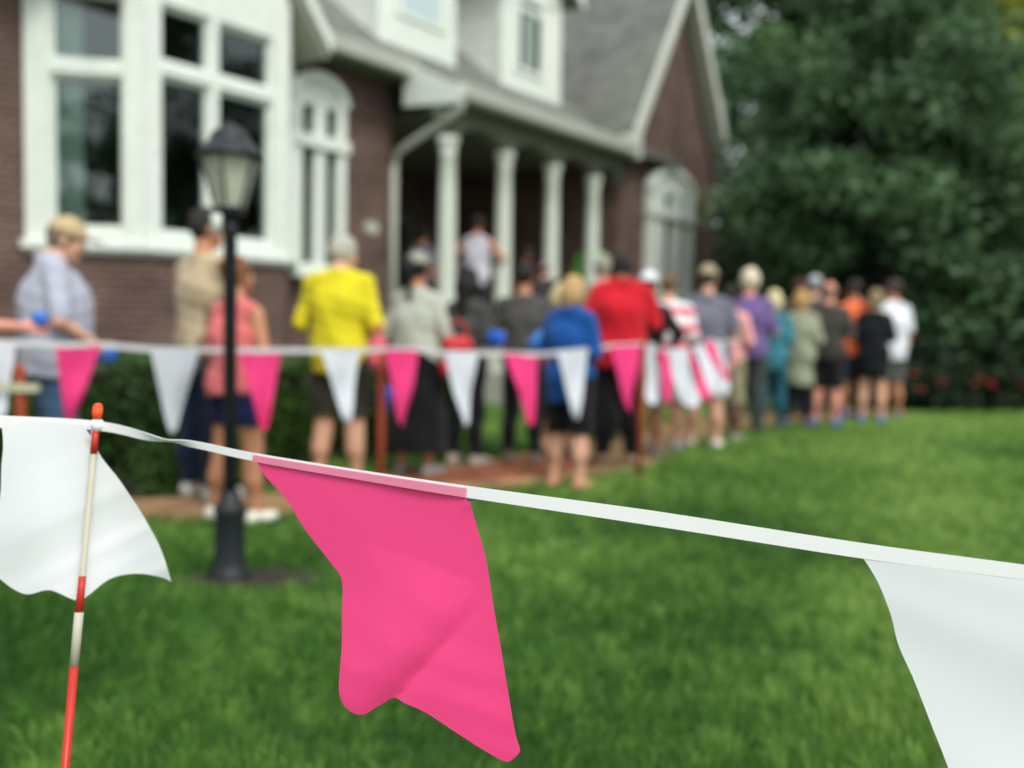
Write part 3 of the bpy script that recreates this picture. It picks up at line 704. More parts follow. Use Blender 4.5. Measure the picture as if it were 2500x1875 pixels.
def make_hand(curl):
    """right hand: wrist at origin, +Y to the fingertips, back of the hand +Z, thumb at -X"""
    g = SDF((-.075, -.03, -.11), (.06, .2, .045), .0045)
    g.cap((0, -.02, 0), (0, .02, 0), .026, .027, .01)
    for x in (-.027, -.009, .009, .026): g.cap((x*.7, .01, 0), (x, .088, .002), .014, .0115, .014)
    L = [(.042, .026, .02), (.046, .03, .022), (.042, .027, .021), (.033, .021, .018)]
    for i, x in enumerate((-.028, -.0095, .009, .027)):
        p = np.array([x, .088, 0]); a = .15
        for j, l in enumerate(L[i]):
            a += curl*(.55+.12*j+.05*i); q = p+l*np.array([x*.25, math.cos(a), -math.sin(a)]); g.cap(p, q, .0088-.0009*j, .0082-.0009*j, .004); p = q
    p = np.array([-.026, .025, -.004]); 
    for l, dx, dy, dz in ((.034, -.62, .7, -.25), (.03, -.35, .85, -.4), (.024, -.1, .85, -.5)):
        q = p+l*np.array([dx, dy, dz]); g.cap(p, q, .0125, .0095, .007); p = q
    return g.mesh()
HANDS = {'relaxed': make_hand(.45), 'grip': make_hand(1.15)}
def make_shoe():
    g = SDF((-.07, -.11, -.02), (.07, .22, .13), .008)
    g.cap((0, -.03, .035), (0, .15, .03), .042, .034, .02); g.cap((0, .08, .032), (.006, .16, .028), .043, .034, .02); g.cap((0, -.02, .04), (0, -.015, .09), .042, .044, .03)
    g.cut(lambda x, y, z: -z+0*x*y)
    g.cut(lambda x, y, z: (z-.092)+0*x*y)
    return g.mesh()
SHOE = make_shoe()

HAIRS = {}
def make_hair(style):
    if style in HAIRS: return HAIRS[style]
    g = SDF((-.17, -.22, -.5 if style in ('long', 'ponytail') else -.22), (.17, .16, .22), .009)
    o = {'short': .012, 'bald': .006, 'curly': .028}.get(style, .016)
    g.ell((0, -.014, .022), (.074+o, .092+o, .1+o), .02)
    g.cut(lambda x, y, z: (.8*y-.6*z)-.030+0*x)
    g.cut(lambda x, y, z: (-z-.085 if style != 'short' else -z-.07)+.0*x+0*y)
    if style == 'bald': g.cut(lambda x, y, z: z-.045+.0*x+0*y)
    if style in ('bob', 'long'):
        h = SDF((-.17, -.22, -.5 if style == 'long' else -.22), (.17, .16, .22), .009)
        h.ell((0, -.03, -.03), (.112, .098, .125), .02)
        if style == 'long': h.cap((0, -.07, -.05), (0, -.10, -.30), .085, .06, .04, 1.4)
        h.cut(lambda x, y, z: (y-.025)+0*x+0*z); g.D = np.minimum(g.D, h.D)
    if style == 'ponytail': g.cap((0, -.11, .05), (0, -.135, .0), .03, .036, .02); g.cap((0, -.135, .0), (.01, -.13, -.26), .036, .014, .02)
    if style == 'bun': g.ell((0, -.11, .07), (.042, .038, .04), .015)
    g.disp(lambda x, y, z: .0035*np.sin(55*np.arctan2(x, y+.02)+18*z)+.002*np.sin(90*x+60*z)+(.006*np.sin(60*x)*np.sin(60*y)*np.sin(60*z) if style == 'curly' else 0))
    HAIRS[style] = g.mesh(); return HAIRS[style]
def make_cap(kind):
    if kind in HAIRS: return HAIRS[kind]
    g = SDF((-.14, -.16, -.02), (.14, .24, .19), .008)
    g.ell((0, -.012, .035), (.093, .112, .107), .02); g.cut(lambda x, y, z: (.035+.0*x-z-.10*y))
    h = SDF((-.14, -.16, -.02), (.14, .24, .19), .008)
    h.ell((0, .115, .042), (.075, .085, .009), .01); g.D = np.minimum(g.D, h.D); g.ell((0, -.012, .142), (.011, .011, .008), .005)
    HAIRS[kind] = g.mesh(); return HAIRS[kind]

ARMS = {   # elbow, wrist for the right side (x > 0)
    'down': ((.235, -.03, 1.13), (.255, .04, .87), 'relaxed'),
    'front': ((.25, -.02, 1.13), (.13, .22, 1.10), 'grip'),
    'high': ((.25, .02, 1.13), (.13, .24, 1.26), 'grip'),
    'fold': ((.25, .03, 1.15), (-.02, .19, 1.17), 'relaxed'),
    'hip': ((.38, -.10, 1.18), (.21, .05, 1.03), 'relaxed'),
    'out': ((.255, -.01, 1.12), (.22, .13, .98), 'grip'),
    'reach': ((.24, .20, 1.2), (.20, .46, 1.19), 'grip'),
}
def person(loc, H, yaw, label, skin, top, bottom, hair, arms=('front', 'front'), bulk=1.0, fem=False, shoes=None, capc=None, headyaw=0.0, nod=0.0, stance=.1, z0=None, group='people queuing along the path', lean=0.0, bag=None, step=0.0, drop=0.0):
    """top=(colour, sleeve, hem, material?) bottom=(kind, length, colour)"""
    k = H/1.775; x0, y0 = loc; zb = gz(x0, y0) if z0 is None else z0
    if z0 is None and inpoly(np.array([x0]), np.array([y0]), PATH)[0]: zb += .045
    t = empty('person', (x0, y0, zb), math.radians(yaw)); tag(t, label, 'person', group)
    h = .0135 if math.hypot(x0, y0) < 8.5 else .0165
    W_ = 1+.8*(bulk-1); sk = mat('skin_%d_%d' % (skin[0], skin[1]), S(*skin), .5, 9, .08, spec=.4)
    sw = .172 if fem else .192; ln = lambda p: (p[0], p[1]+lean*max(0, p[2]-.95), p[2])
    def arm(sd):
        e, wr, hd = ARMS[arms[0 if sd < 0 else 1]]; f = (sw/.19)
        return ln((sd*sw, -.005, 1.405)), ln((sd*e[0]*f*(1+.35*(bulk-1)), e[1], e[2])), ln((sd*wr[0]*f if wr[0] > 0 else sd*wr[0], wr[1]+.12*(bulk-1), wr[2])), hd
    def legj(sd):
        st_ = step*sd
        return (sd*.088, 0, .92), (sd*(.09+stance*.15), .015+st_*.6, .50), (sd*(.085+stance*.4), -.02+st_, .085)
    def torso(g, i=0.0, loose=0.0):
        c = lambda p: ln(p)
        g.cap(c((-.055*W_, -.005, .95)), c((.055*W_, -.005, .95)), (.118 if not fem else .125)*W_**.5+i, (.118 if not fem else .125)*W_**.5+i, .05, 1.18)
        for sd in (-1, 1): g.cap((sd*.07, -.05, .92), (sd*.07, -.045, .90), .085+i*.8, .085+i*.8, .04)
        g.cap(c((0, .0+.05*(bulk-1), .98)), c((0, .0+.04*(bulk-1), 1.2)), (.128 if not fem else .118)*W_+i+loose, (.128 if not fem else .118)*W_+i+loose, .06, 1.2)
        g.cap(c((-.05, -.01, 1.27)), c((.05, -.01, 1.27)), (.122 if not fem else .108)*W_**.6+i+loose*.6, (.122 if not fem else .108)*W_**.6+i+loose*.6, .06, 1.1)
        if fem:
            for sd in (-1, 1): g.ell(c((sd*.075, .085, 1.25)), (.065+i, .06+i, .065+i), .04)
        g.cap(c((-sw*.78, -.01, 1.40)), c((sw*.78, -.01, 1.40)), .058+i, .058+i, .05)
        g.cap(c((-.085, -.015, 1.43)), c((0, -.015, 1.475)), .045+i, .05+i, .05); g.cap(c((.085, -.015, 1.43)), c((0, -.015, 1.475)), .045+i, .05+i, .05)
    def limbs(g, i=0.0, lo=0.0):
        for sd in (-1, 1):
            a, b, c = legj(sd); fw = 1+.35*(bulk-1)+(.06 if fem else 0)
            g.cap(a, b, .092*fw+i, .058*fw+i+lo, .035); g.cap(b, c, .056*fw+i+lo, .036+i+lo*1.3, .03)
            g.cap((b[0], b[1]-.012, .42), ((b[0]+c[0])/2, (b[1]+c[1])/2-.022, .29), .046*fw+i, .046*fw+i+lo, .06)
    lo_, hi_ = (-.52, -.42, -.02), (.52, .58, 1.66)
    # --- body: one continuous skin
    g = SDF(lo_, hi_, h)
    torso(g); limbs(g)
    for sd in (-1, 1):
        a, b, c, hd = arm(sd); g.cap(a, b, .050, .040, .03); g.cap(b, c, .041, .026, .02)
        an = legj(sd)[2]; g.cap((an[0], an[1], .05), (an[0]*1.05, an[1]+.15, .028), .036, .028, .02)
    nb = ln((0, -.015, 1.44)); hc = ln((0, .018+drop*.8, 1.655-drop)); g.cap(nb, (hc[0], hc[1]-.02, 1.60-drop), .060, .052, .03)
    V, F = g.mesh(); mi = np.zeros(len(F), int)
    hy, hn = math.radians(headyaw), math.radians(nod)
    Rh = np.array((Matrix.Rotation(hy, 3, 'Z') @ Matrix.Rotation(-hn, 3, 'X')))
    hx = lambda v: v@Rh.T+np.array(hc)
    parts = [(hx(HEAD[0]), HEAD[1], HEAD[2])]
    for sd in (-1, 1):
        a, b, c, hd = arm(sd); a, b, c = map(np.array, (a, b, c)); Y = (c-b)/np.linalg.norm(c-b)
        outw = np.array([sd*1.0, 0, .15]) if abs(Y[0]) < .8 else np.array([0, 1.0, .1])
        Z = outw-(outw@Y)*Y; Z /= np.linalg.norm(Z); X = np.cross(Y, Z)
        v, f = HANDS[hd]; v = v.copy(); f = f.copy()
        if sd < 0: v[:, 0] *= -1; f = f[:, ::-1]
        parts.append((v[:, :1]*X+v[:, 1:2]*Y+v[:, 2:3]*Z+c, f, np.zeros(len(f), int)))
    for v, f, m_ in parts:
        F = np.concatenate([F, f+len(V)]); V = np.concatenate([V, v]); mi = np.concatenate([mi, m_])
    bo = add('body', np_mesh('body', V*k, F, True, midx=mi), [sk, mat('eye_white', S(225, 222, 214), .3), mat('eye_dark', S(40, 30, 24), .2)], t)
    # --- top
    col, sleeve, hem = top[:3]; ph = random.uniform(0, 6)
    g = SDF(lo_, hi_, h); torso(g, .016, .012)
    g.cap(ln((0, 0, 1.2)), ln((0, -.0, max(.3, hem-.03))), .145*W_*(.95 if fem else 1), .158*W_*(1 if hem > .7 else 1.05), .05, 1.15)
    for sd in (-1, 1):
        a, b, c, hd = arm(sd); a, b, c = map(np.array, (a, b, c))
        if sleeve > 0:
            f1 = min(1, sleeve); g.cap(a, a+(b-a)*f1, .062, .060 if f1 < 1 else .053, .03)
            if sleeve > 1: g.cap(b, b+(c-b)*min(1, sleeve-1)*.95, .052, .042, .02)
    wr = lambda x, y, z: .006*np.sin(16*z+9*x+ph+3*np.sin(7*y))+.003*np.sin(38*x+21*z+ph)*np.sin(30*y+ph)+.002*np.sin(70*z+20*x)
    g.disp(wr)
    hz = hem
    g.cut(lambda x, y, z: hz-z+.012*np.sin(11*x+ph)+0*y)
    nk = ln((0, -.01, 1.52)); nr = .078 if len(top) < 5 else top[4]
    g.cut(lambda x, y, z: nr-np.sqrt((x-nk[0])**2+(y-nk[1])**2+(z-nk[2]-.01)**2))
    if sleeve <= 0:
        for sd in (-1, 1):
            ax_ = (sd*(sw+.012), -.005, 1.37); g.cut(lambda x, y, z, ax_=ax_: .062-np.sqrt((x-ax_[0])**2+.5*(y-ax_[1])**2+.6*(z-ax_[2])**2))
    V, F = g.mesh()
    tm = top[3] if len(top) > 3 and top[3] else mat('cloth_%d_%d_%d' % tuple(col), S(*col), .85, 5, .07, .25, 160, spec=.15, sheen=.1)
    add({0: 'tank_top'}.get(sleeve, 'shirt') if hem > .6 else 'long_coat', np_mesh('shirt', V*k, F), tm, t)
    # --- bottom
    kind, blen, bcol = bottom; g = SDF(lo_, hi_, h)
    bm_ = mat('cloth_%d_%d_%d' % tuple(bcol), S(*bcol), .85, 5, .07, .25, 160, spec=.15, sheen=.1)
    torso(g, .010)
    if kind == 'skirt':
        g.cap((0, 0, .95), (0, -.01, blen), .155*W_, .185*W_+.02, .05, 1.15); limbs(g, .012)
        g.disp(lambda x, y, z: .008*np.sin(9*np.arctan2(x, y))*(np.clip(.9-z, 0, 1)))
    else:
        limbs(g, .018 if kind != 'leggings' else .013, .012 if kind == 'trousers' else (.016 if kind == 'shorts' else 0))
    g.disp(wr); g.cut(lambda x, y, z: blen-z+0*x+0*y); zt = 1.06; g.cut(lambda x, y, z: z-zt+0*x+0*y)
    V, F = g.mesh(); add(kind, np_mesh(kind, V*k, F), bm_, t)
    # --- hair, cap
    st_, hcol = hair; v, f = make_hair(st_)
    if capc: v = v[:]
    add('hair', np_mesh('hair', hx(v)*k, f), mat('hair_%d_%d_%d' % tuple(hcol), S(*hcol), .6, 70, .3, .5, 200, spec=.3), t)
    if capc:
        v, f = make_cap('cap_shape'); add('cap', np_mesh('cap', hx(v)*k, f), mat('cap_%d_%d_%d' % tuple(capc), S(*capc), .8, 30, .08, .3, 200), t)
    # --- shoes
    scol = shoes or (70, 66, 62)
    for sd in (-1, 1):
        an = legj(sd)[2]; v, f = SHOE; v = v.copy(); f_ = f
        if sd < 0: v[:, 0] *= -1; f_ = f[:, ::-1]
        a_ = -.12*sd; ca, sa = math.cos(a_), math.sin(a_); v = np.stack([v[:, 0]*ca-v[:, 1]*sa+an[0], v[:, 0]*sa+v[:, 1]*ca+an[1], v[:, 2]], -1)
        add('shoe', np_mesh('shoe', v*k, f_), mat('shoe_%d_%d_%d' % tuple(scol), S(*scol), .7, 20, .1, .2, 90), t)
    def world(p):                                                    # a point of this figure in world space
        a = math.radians(yaw); x, y, z = [q*k for q in p]; return (x0+x*math.cos(a)-y*math.sin(a), y0+x*math.sin(a)+y*math.cos(a), zb+z)
    t_hands = {sd: world(arm(sd)[2]+0.0 if False else np.array(arm(sd)[2])+.07*(np.array(arm(sd)[2])-np.array(arm(sd)[1]))/np.linalg.norm(np.array(arm(sd)[2])-np.array(arm(sd)[1]))) for sd in (-1, 1)}
    return t, t_hands, world

def stripes_mat(name, c1, c2, per, duty=.5):
    m = bpy.data.materials.new(name); m.use_nodes = True; nt = m.node_tree; b = nt.nodes['Principled BSDF']
    tc = nt.nodes.new('ShaderNodeTexCoord'); sx = nt.nodes.new('ShaderNodeSeparateXYZ'); nt.links.new(tc.outputs['Object'], sx.inputs[0])
    d = nt.nodes.new('ShaderNodeMath'); d.operation = 'DIVIDE'; d.inputs[1].default_value = per; nt.links.new(sx.outputs[2], d.inputs[0])
    fr = nt.nodes.new('ShaderNodeMath'); fr.operation = 'FRACT'; nt.links.new(d.outputs[0], fr.inputs[0])
    gt = nt.nodes.new('ShaderNodeMath'); gt.operation = 'GREATER_THAN'; gt.inputs[1].default_value = duty; nt.links.new(fr.outputs[0], gt.inputs[0])
    mx = nt.nodes.new('ShaderNodeMix'); mx.data_type = 'RGBA'; nt.links.new(gt.outputs[0], mx.inputs[0]); mx.inputs[6].default_value = c1; mx.inputs[7].default_value = c2
    nt.links.new(mx.outputs[2], b.inputs['Base Color']); b.inputs['Roughness'].default_value = .85; return m

FAIR, TAN, ROSY, BROWN, OLIVE = (214, 164, 136), (188, 130, 98), (222, 150, 128), (112, 76, 58), (170, 118, 88)
P = {}
P[0] = person((-3.07, 5.28), 1.72, -84, 'person mostly beyond the left edge, only a rosy forearm and hand reaching into view', ROSY, ((210, 200, 190), .6, .86), ('trousers', .09, (60, 66, 80)), ('short', (90, 70, 50)), ('down', 'reach'))
P[1] = person((-2.69, 5.65), 1.80, -58, 'man in pale grey-blue t-shirt and jeans wearing a tan cap, at the far left', FAIR, ((172, 176, 192), .86, .80), ('trousers', .09, (62, 88, 116)), ('short', (120, 106, 88)), ('down', 'out'), bulk=1.6, capc=(186, 164, 124), shoes=(90, 84, 78), headyaw=-14, nod=14, drop=.07)
P[2] = person((-1.98, 6.2), 1.86, -38, 'tall man in a beige t-shirt with dark short hair, just left of the lamp post', TAN, ((186, 168, 138), .8, .82), ('trousers', .09, (26, 38, 62)), ('short', (40, 36, 34)), ('fold', 'fold'), bulk=1.18, shoes=(200, 200, 196), headyaw=-20)
P[3] = person((-1.64, 5.72), 1.57, -24, 'woman in a coral sleeveless top and navy shorts with white sneakers, behind the lamp post', TAN, ((208, 108, 108), 0, .86), ('shorts', .66, (24, 28, 66)), ('bun', (120, 78, 48)), ('front', 'front'), fem=True, shoes=(232, 232, 220), headyaw=-25, bulk=1.28, stance=.24)
P[4] = person((-1.17, 6.5), 1.78, -14, 'man in a bright yellow long shirt and dark shorts with grey hair', FAIR, ((214, 202, 38), 1.15, .80), ('shorts', .52, (54, 54, 44)), ('short', (178, 176, 164)), ('front', 'front'), bulk=1.22, headyaw=-28, stance=.14, drop=.055, nod=6)
P[6] = person((-.72, 7.25), 1.66, -22, 'woman in a light grey jacket and long black skirt, black ponytail under a grey cap', TAN, ((178, 182, 170), 1.9, .66), ('skirt', .2, (20, 22, 24)), ('ponytail', (24, 22, 22)), ('front', 'out'), fem=True, bulk=1.42, shoes=(150, 146, 146), capc=(150, 148, 136), headyaw=-10)
P[7] = person((-.37, 7.75), 1.58, -30, 'woman with long black hair in a dark grey top and slim black trousers', TAN, ((72, 72, 70), 1.6, .82), ('leggings', .1, (20, 22, 28)), ('long', (24, 22, 22)), ('front', 'front'), fem=True, shoes=(170, 160, 146))
P[8] = person((.09, 7.95), 1.64, -12, 'man in a plain charcoal t-shirt and black trousers, seen between two porch columns', TAN, ((78, 76, 74), .8, .84), ('leggings', .09, (20, 22, 26)), ('short', (30, 26, 24)), ('front', 'front'), bulk=1.05, shoes=(110, 104, 92), headyaw=-12)
P[9] = person((.42, 7.0), 1.57, -34, 'woman in a royal blue top and black capri trousers with blonde hair', FAIR, ((22, 78, 148), 1.3, .72), ('trousers', .46, (22, 24, 26)), ('bob', (186, 152, 104)), ('front', 'front'), fem=True, bulk=1.3, shoes=(196, 140, 112), headyaw=-10, nod=10, drop=.03)
P[10] = person((.40, 8.3), 1.48, 4, 'shorter woman in a coral shirt with pale blond hair, behind the royal blue top', FAIR, ((208, 92, 86), .8, .84), ('skirt', .42, (20, 22, 24)), ('bob', (214, 198, 150)), ('down', 'down'), fem=True, bulk=1.1)
P[11] = person((.88, 7.9), 1.80, -4, 'broad man in a bright red t-shirt and black trousers seen from behind', BROWN, ((196, 30, 44), .95, .80), ('trousers', .09, (22, 22, 24)), ('short', (26, 22, 22)), ('front', 'front'), bulk=1.38, shoes=(150, 120, 98), nod=24, drop=.075)
P[12] = person((.86, 9.4), 1.80, -10, 'grey haired man whose head shows just above the red t-shirt, on its left', FAIR, ((120, 124, 110), .8, .84), ('trousers', .09, (60, 60, 58)), ('short', (150, 146, 130)), ('down', 'down'))
P[13] = person((1.17, 8.4), 1.60, -26, 'person in a white cap and black top beside the red t-shirt', TAN, ((24, 28, 28), 1.5, .84), ('shorts', .5, (190, 196, 206)), ('short', (60, 50, 44)), ('hip', 'hip'), capc=(228, 230, 236), fem=True, shoes=(120, 116, 110))
P[14] = person((1.42, 8.85), 1.62, -18, 'person in a red and white striped shirt', FAIR, ((240, 220, 222), .9, .82, stripes_mat('red_white_stripe', S(226, 92, 106), S(238, 232, 234), .155, .42)), ('shorts', .5, (210, 210, 212)), ('short', (112, 88, 66)), ('front', 'front'), bulk=1.28, shoes=(150, 156, 166))
P[15] = person((1.88, 9.35), 1.76, -20, 'man in a slate grey polo shirt wearing a khaki cap', FAIR, ((112, 114, 128), .9, .82), ('shorts', .5, (196, 196, 198)), ('short', (70, 62, 52)), ('front', 'front'), bulk=1.37, capc=(158, 148, 122), shoes=(214, 206, 196), headyaw=-16)
P[16] = person((2.22, 9.9), 1.6, -42, 'person in a pale pink shirt and khaki shorts, left of the purple polo', BROWN, ((236, 168, 164), 1.2, .80), ('shorts', .42, (146, 140, 110)), ('short', (34, 30, 28)), ('front', 'front'), bulk=1.17, shoes=(150, 146, 140))
P[17] = person((2.54, 10.4), 1.78, -16, 'man in a purple polo shirt and dark grey trousers with white hair', ROSY, ((108, 90, 140), .85, .84), ('trousers', .09, (62, 70, 70)), ('curly', (222, 212, 184)), ('front', 'front'), bulk=1.28, shoes=(60, 60, 60))
P[18] = person((2.94, 10.9), 1.58, -20, 'woman in a teal top and teal jeans with a pale blond bob', FAIR, ((62, 126, 140), 1.3, .78), ('leggings', .09, (32, 84, 100)), ('bob', (220, 206, 160)), ('front', 'front'), fem=True, shoes=(60, 70, 90), bulk=1.14)
P[19] = person((3.34, 11.2), 1.6, -24, 'woman in a sage green long shirt and black leggings with strawberry blond hair', FAIR, ((142, 148, 120), 1.6, .56, mat('mottled_sage', S(120, 122, 96), .85, 22, 0, .2, 90, col2=S(168, 176, 152))), ('leggings', .12, (24, 26, 34)), ('bob', (190, 150, 98)), ('front', 'front'), fem=True, bulk=1.24, shoes=(50, 60, 110))
P[20] = person((3.73, 11.4), 1.71, -26, 'bald man in a charcoal t-shirt and black shorts with blue shoe covers', ROSY, ((66, 64, 60), .9, .82), ('shorts', .48, (26, 30, 30)), ('bald', (120, 108, 98)), ('front', 'front'), bulk=1.22, shoes=(70, 104, 190), headyaw=-12)
P[21] = person((3.8, 12.2), 1.76, -14, 'person whose light grey cap shows behind the bald man in charcoal', FAIR, ((90, 92, 96), .8, .84), ('trousers', .09, (50, 52, 60)), ('short', (140, 138, 134)), ('down', 'down'), capc=(170, 174, 178))
P[22] = person((3.78, 12.75), 1.75, -6, 'person with dark auburn hair at the back of the queue behind the sage shirt', FAIR, ((70, 60, 62), .8, .84), ('trousers', .09, (40, 42, 50)), ('bob', (74, 42, 34)), ('down', 'down'), fem=True)
P[23] = person((4.27, 12.1), 1.72, 16, 'man in a bright orange t-shirt and navy shorts', TAN, ((232, 112, 68), .85, .80), ('shorts', .48, (36, 46, 60)), ('short', (52, 46, 42)), ('down', 'front'), shoes=(60, 96, 190), bulk=1.14)
P[24] = person((4.44, 11.85), 1.64, -22, 'woman in a black hoodie and black shorts with bare legs and blue shoe covers', FAIR, ((22, 26, 30), 1.9, .66), ('shorts', .6, (22, 24, 28)), ('bob', (142, 128, 98)), ('front', 'front'), fem=True, shoes=(64, 104, 196), lean=.04, bulk=1.14)
P[25] = person((4.86, 12.35), 1.78, 20, 'man in a plain white t-shirt and grey shorts at the right end of the queue', TAN, ((226, 230, 238), .9, .76), ('shorts', .5, (92, 98, 96)), ('short', (56, 50, 46)), ('front', 'down'), bulk=1.24, capc=(60, 58, 56), shoes=(96, 90, 120), headyaw=30)
PORCH = 'people waiting on the porch'
P[30] = person(hloc(10.95, -.1), 1.72, -25, 'person in a dim grey shirt left of the first column on the porch', TAN, ((120, 120, 128), .8, .84), ('trousers', .09, (40, 42, 46)), ('short', (34, 30, 28)), ('down', 'down'), z0=.93, group=PORCH)
P[31] = person(hloc(11.5, -.7), 1.92, -16, 'person in a white shirt with tan sleeves on the porch between the first two columns', TAN, ((196, 194, 206), .0, .82), ('trousers', .09, (44, 46, 44)), ('short', (44, 40, 34)), ('hip', 'hip'), z0=.93, group=PORCH, bulk=1.15)
P[32] = person(hloc(12.05, -1.55), 1.42, -20, 'person with a greyish pink cap on the porch steps behind the charcoal t-shirt', FAIR, ((60, 58, 60), .8, .84), ('trousers', .09, (40, 42, 46)), ('short', (60, 50, 44)), ('down', 'down'), z0=.745, group=PORCH, capc=(156, 130, 140))
P[33] = person(hloc(14.5, -.9), 1.93, -30, 'person in a lime green shirt by the last porch column', TAN, ((120, 216, 90), .9, .84), ('trousers', .09, (60, 70, 50)), ('short', (44, 38, 34)), ('front', 'front'), z0=.93, group=PORCH)
P[34] = person(hloc(14.0, .1), 1.7, -20, 'dark haired person in a maroon shirt standing deep in the porch shade', TAN, ((84, 40, 44), .8, .84), ('trousers', .09, (40, 42, 46)), ('short', (96, 88, 74)), ('down', 'down'), z0=.93, group=PORCH)

# things people hold
def bundle(loc, r, col, label, name='fabric_bundle', cat='bundle', sc=(1, .8, .9), seed=0):
    g = SDF((-.16, -.16, -.16), (.16, .16, .16), .008); R_ = np.random.default_rng(seed)
    for q in range(7):
        p = R_.normal(0, .35, 3)*r*np.array(sc); g.ell(p, np.array(sc)*r*R_.uniform(.5, .8, 3), .03)
    g.disp(lambda x, y, z: .004*np.sin(60*x+20*z)*np.sin(50*y+30*z)); V, F = g.mesh()
    o = add(name, np_mesh(name, V, F), mat('bundle_%d_%d_%d' % tuple(col), S(*col), .7, 14, .15, .4, 60)); o.location = loc; tag(o, label, cat)
def hnd(i, sd): return P[i][1][sd]
bundle(hnd(1, 1), .052, (44, 96, 176), 'blue bundle of shoe covers held by the man in the tan cap', seed=1)
bundle((-.13, 7.5, 1.10), .066, (20, 92, 196), 'deep blue bundle held between the grey top and the charcoal t-shirt', seed=2)
bundle((.235, 7.6, 1.10), .068, (64, 136, 214), 'lighter blue bundle held beside the royal blue top', seed=3)
bundle((-.85, 6.42, .74), .07, (28, 74, 160), 'blue bundle hanging beside the yellow shirt near the stake', seed=4, sc=(.7, .7, 1.2))
wb = MB(); hw = hnd(0, 1); wb.tube([(hw[0]-.09, hw[1], hw[2]+.0), (hw[0]-.055, hw[1], hw[2]+.0)], .036, 14); o_ = wb.build('wristband', mat('blue_band', S(52, 100, 196), .5), None); tag(o_, 'blue wristband on the rosy forearm at the left edge', 'wristband')
bundle((hw[0], hw[1], hw[2]+.05), .034, (60, 110, 200), 'small blue packet in the hand reaching in from the left', 'packet', 'packet', seed=6)
def handbag(loc, rz, w_, h_, d_, col, label, strap=.3):
    t = empty('handbag', loc, rz); tag(t, label, 'bag')
    g = SDF((-.25, -.12, -.25), (.25, .12, .25), .01); g.cap((-w_/2+.05, 0, -h_/2+.06), (w_/2-.05, 0, -h_/2+.06), .07*d_, .07*d_, .05); g.cap((-w_/2+.06, 0, h_/2-.06), (w_/2-.06, 0, h_/2-.06), .05*d_, .05*d_, .05); g.ell((0, 0, 0), (w_/2, .06*d_, h_/2), .04)
    g.disp(lambda x, y, z: .003*np.sin(40*x+20*z)); V, F = g.mesh(); m_ = mat('bag_%d_%d_%d' % tuple(col), S(*col), .5, 12, .1, .3, 60)
    add('pouch', np_mesh('pouch', V, F), m_, t)
    s_ = MB(); s_.tube([(-w_/2+.05, 0, h_/2-.05), (-w_/4, 0, h_/2+strap*.7), (0, 0, h_/2+strap), (w_/4, 0, h_/2+strap*.7), (w_/2-.05, 0, h_/2-.05)], .008, 8); s_.build('strap', m_, t)
handbag((-.40, 7.06, .98), .3, .24, .30, .8, (196, 38, 46), 'red shoulder bag at the side of the light grey jacket', .12)
handbag((-.875, 6.28, 1.02), .2, .12, .24, .6, (214, 92, 110), 'coral pink bag hanging from the hand of the man in yellow', .08)
handbag((-1.80, 5.86, .98), .4, .24, .26, 1, (44, 46, 48), 'dark grey handbag between the beige t-shirt and the coral top', .25)

# ------------------------------------------------------------------ pennant strings behind
M_PINK = mat('pink_pennant', S(246, 70, 140), .7, 9, .05, .1, 200, trans=.2, spec=.2)
M_WHITE = mat('white_pennant', S(228, 232, 240, .98), .6, 9, .03, .1, 200, trans=.2, spec=.25)
M_TAPE = mat('white_tape', S(228, 230, 232), .5, 12, .04, trans=.25, spec=.3)
M_REDSTK = mat('rust_red_stake', S(150, 62, 36), .7, 10, .15)
def ribbon(pts, hw, th=.0015, sub=6, twist=None):
    """flat vertical tape through 3D points"""
    m_ = MB(); P_ = [Vector(p) for p in pts]; Q = []; HW = []
    for i in range(len(P_)-1):
        a, b = P_[i], P_[i+1]; p0, p3 = P_[max(0, i-1)], P_[min(len(P_)-1, i+2)]
        for k in range(sub):
            t = k/sub; Q.append(.5*((2*a)+(b-p0)*t+(2*p0-5*a+4*b-p3)*t*t+(3*a-p0-3*b+p3)*t**3)); HW.append((hw[i]*(1-t)+hw[i+1]*t) if isinstance(hw, (list, tuple)) else hw)
    Q.append(P_[-1]); HW.append(hw[-1] if isinstance(hw, (list, tuple)) else hw)
    i0 = len(m_.v); n = len(Q)
    for i, p in enumerate(Q):
        d = (Q[min(i+1, n-1)]-Q[max(i-1, 0)]).normalized(); nn = d.cross(Vector((0, 0, 1))).normalized(); upv = nn.cross(d).normalized()
        tw = twist(i/(n-1)) if twist else 0.0; v_ = upv*math.cos(tw)+nn*math.sin(tw); o_ = nn*math.cos(tw)-upv*math.sin(tw)
        for s1, s2 in ((-1, -1), (1, -1), (1, 1), (-1, 1)): m_.v.append(tuple(p+v_*HW[i]*s1+o_*th/2*s2))
    for i in range(n-1):
        for k in range(4): m_.f.append([i0+i*4+k, i0+i*4+(k+1) % 4, i0+(i+1)*4+(k+1) % 4, i0+(i+1)*4+k]); m_.sm.append(k in (1, 3))
    return m_
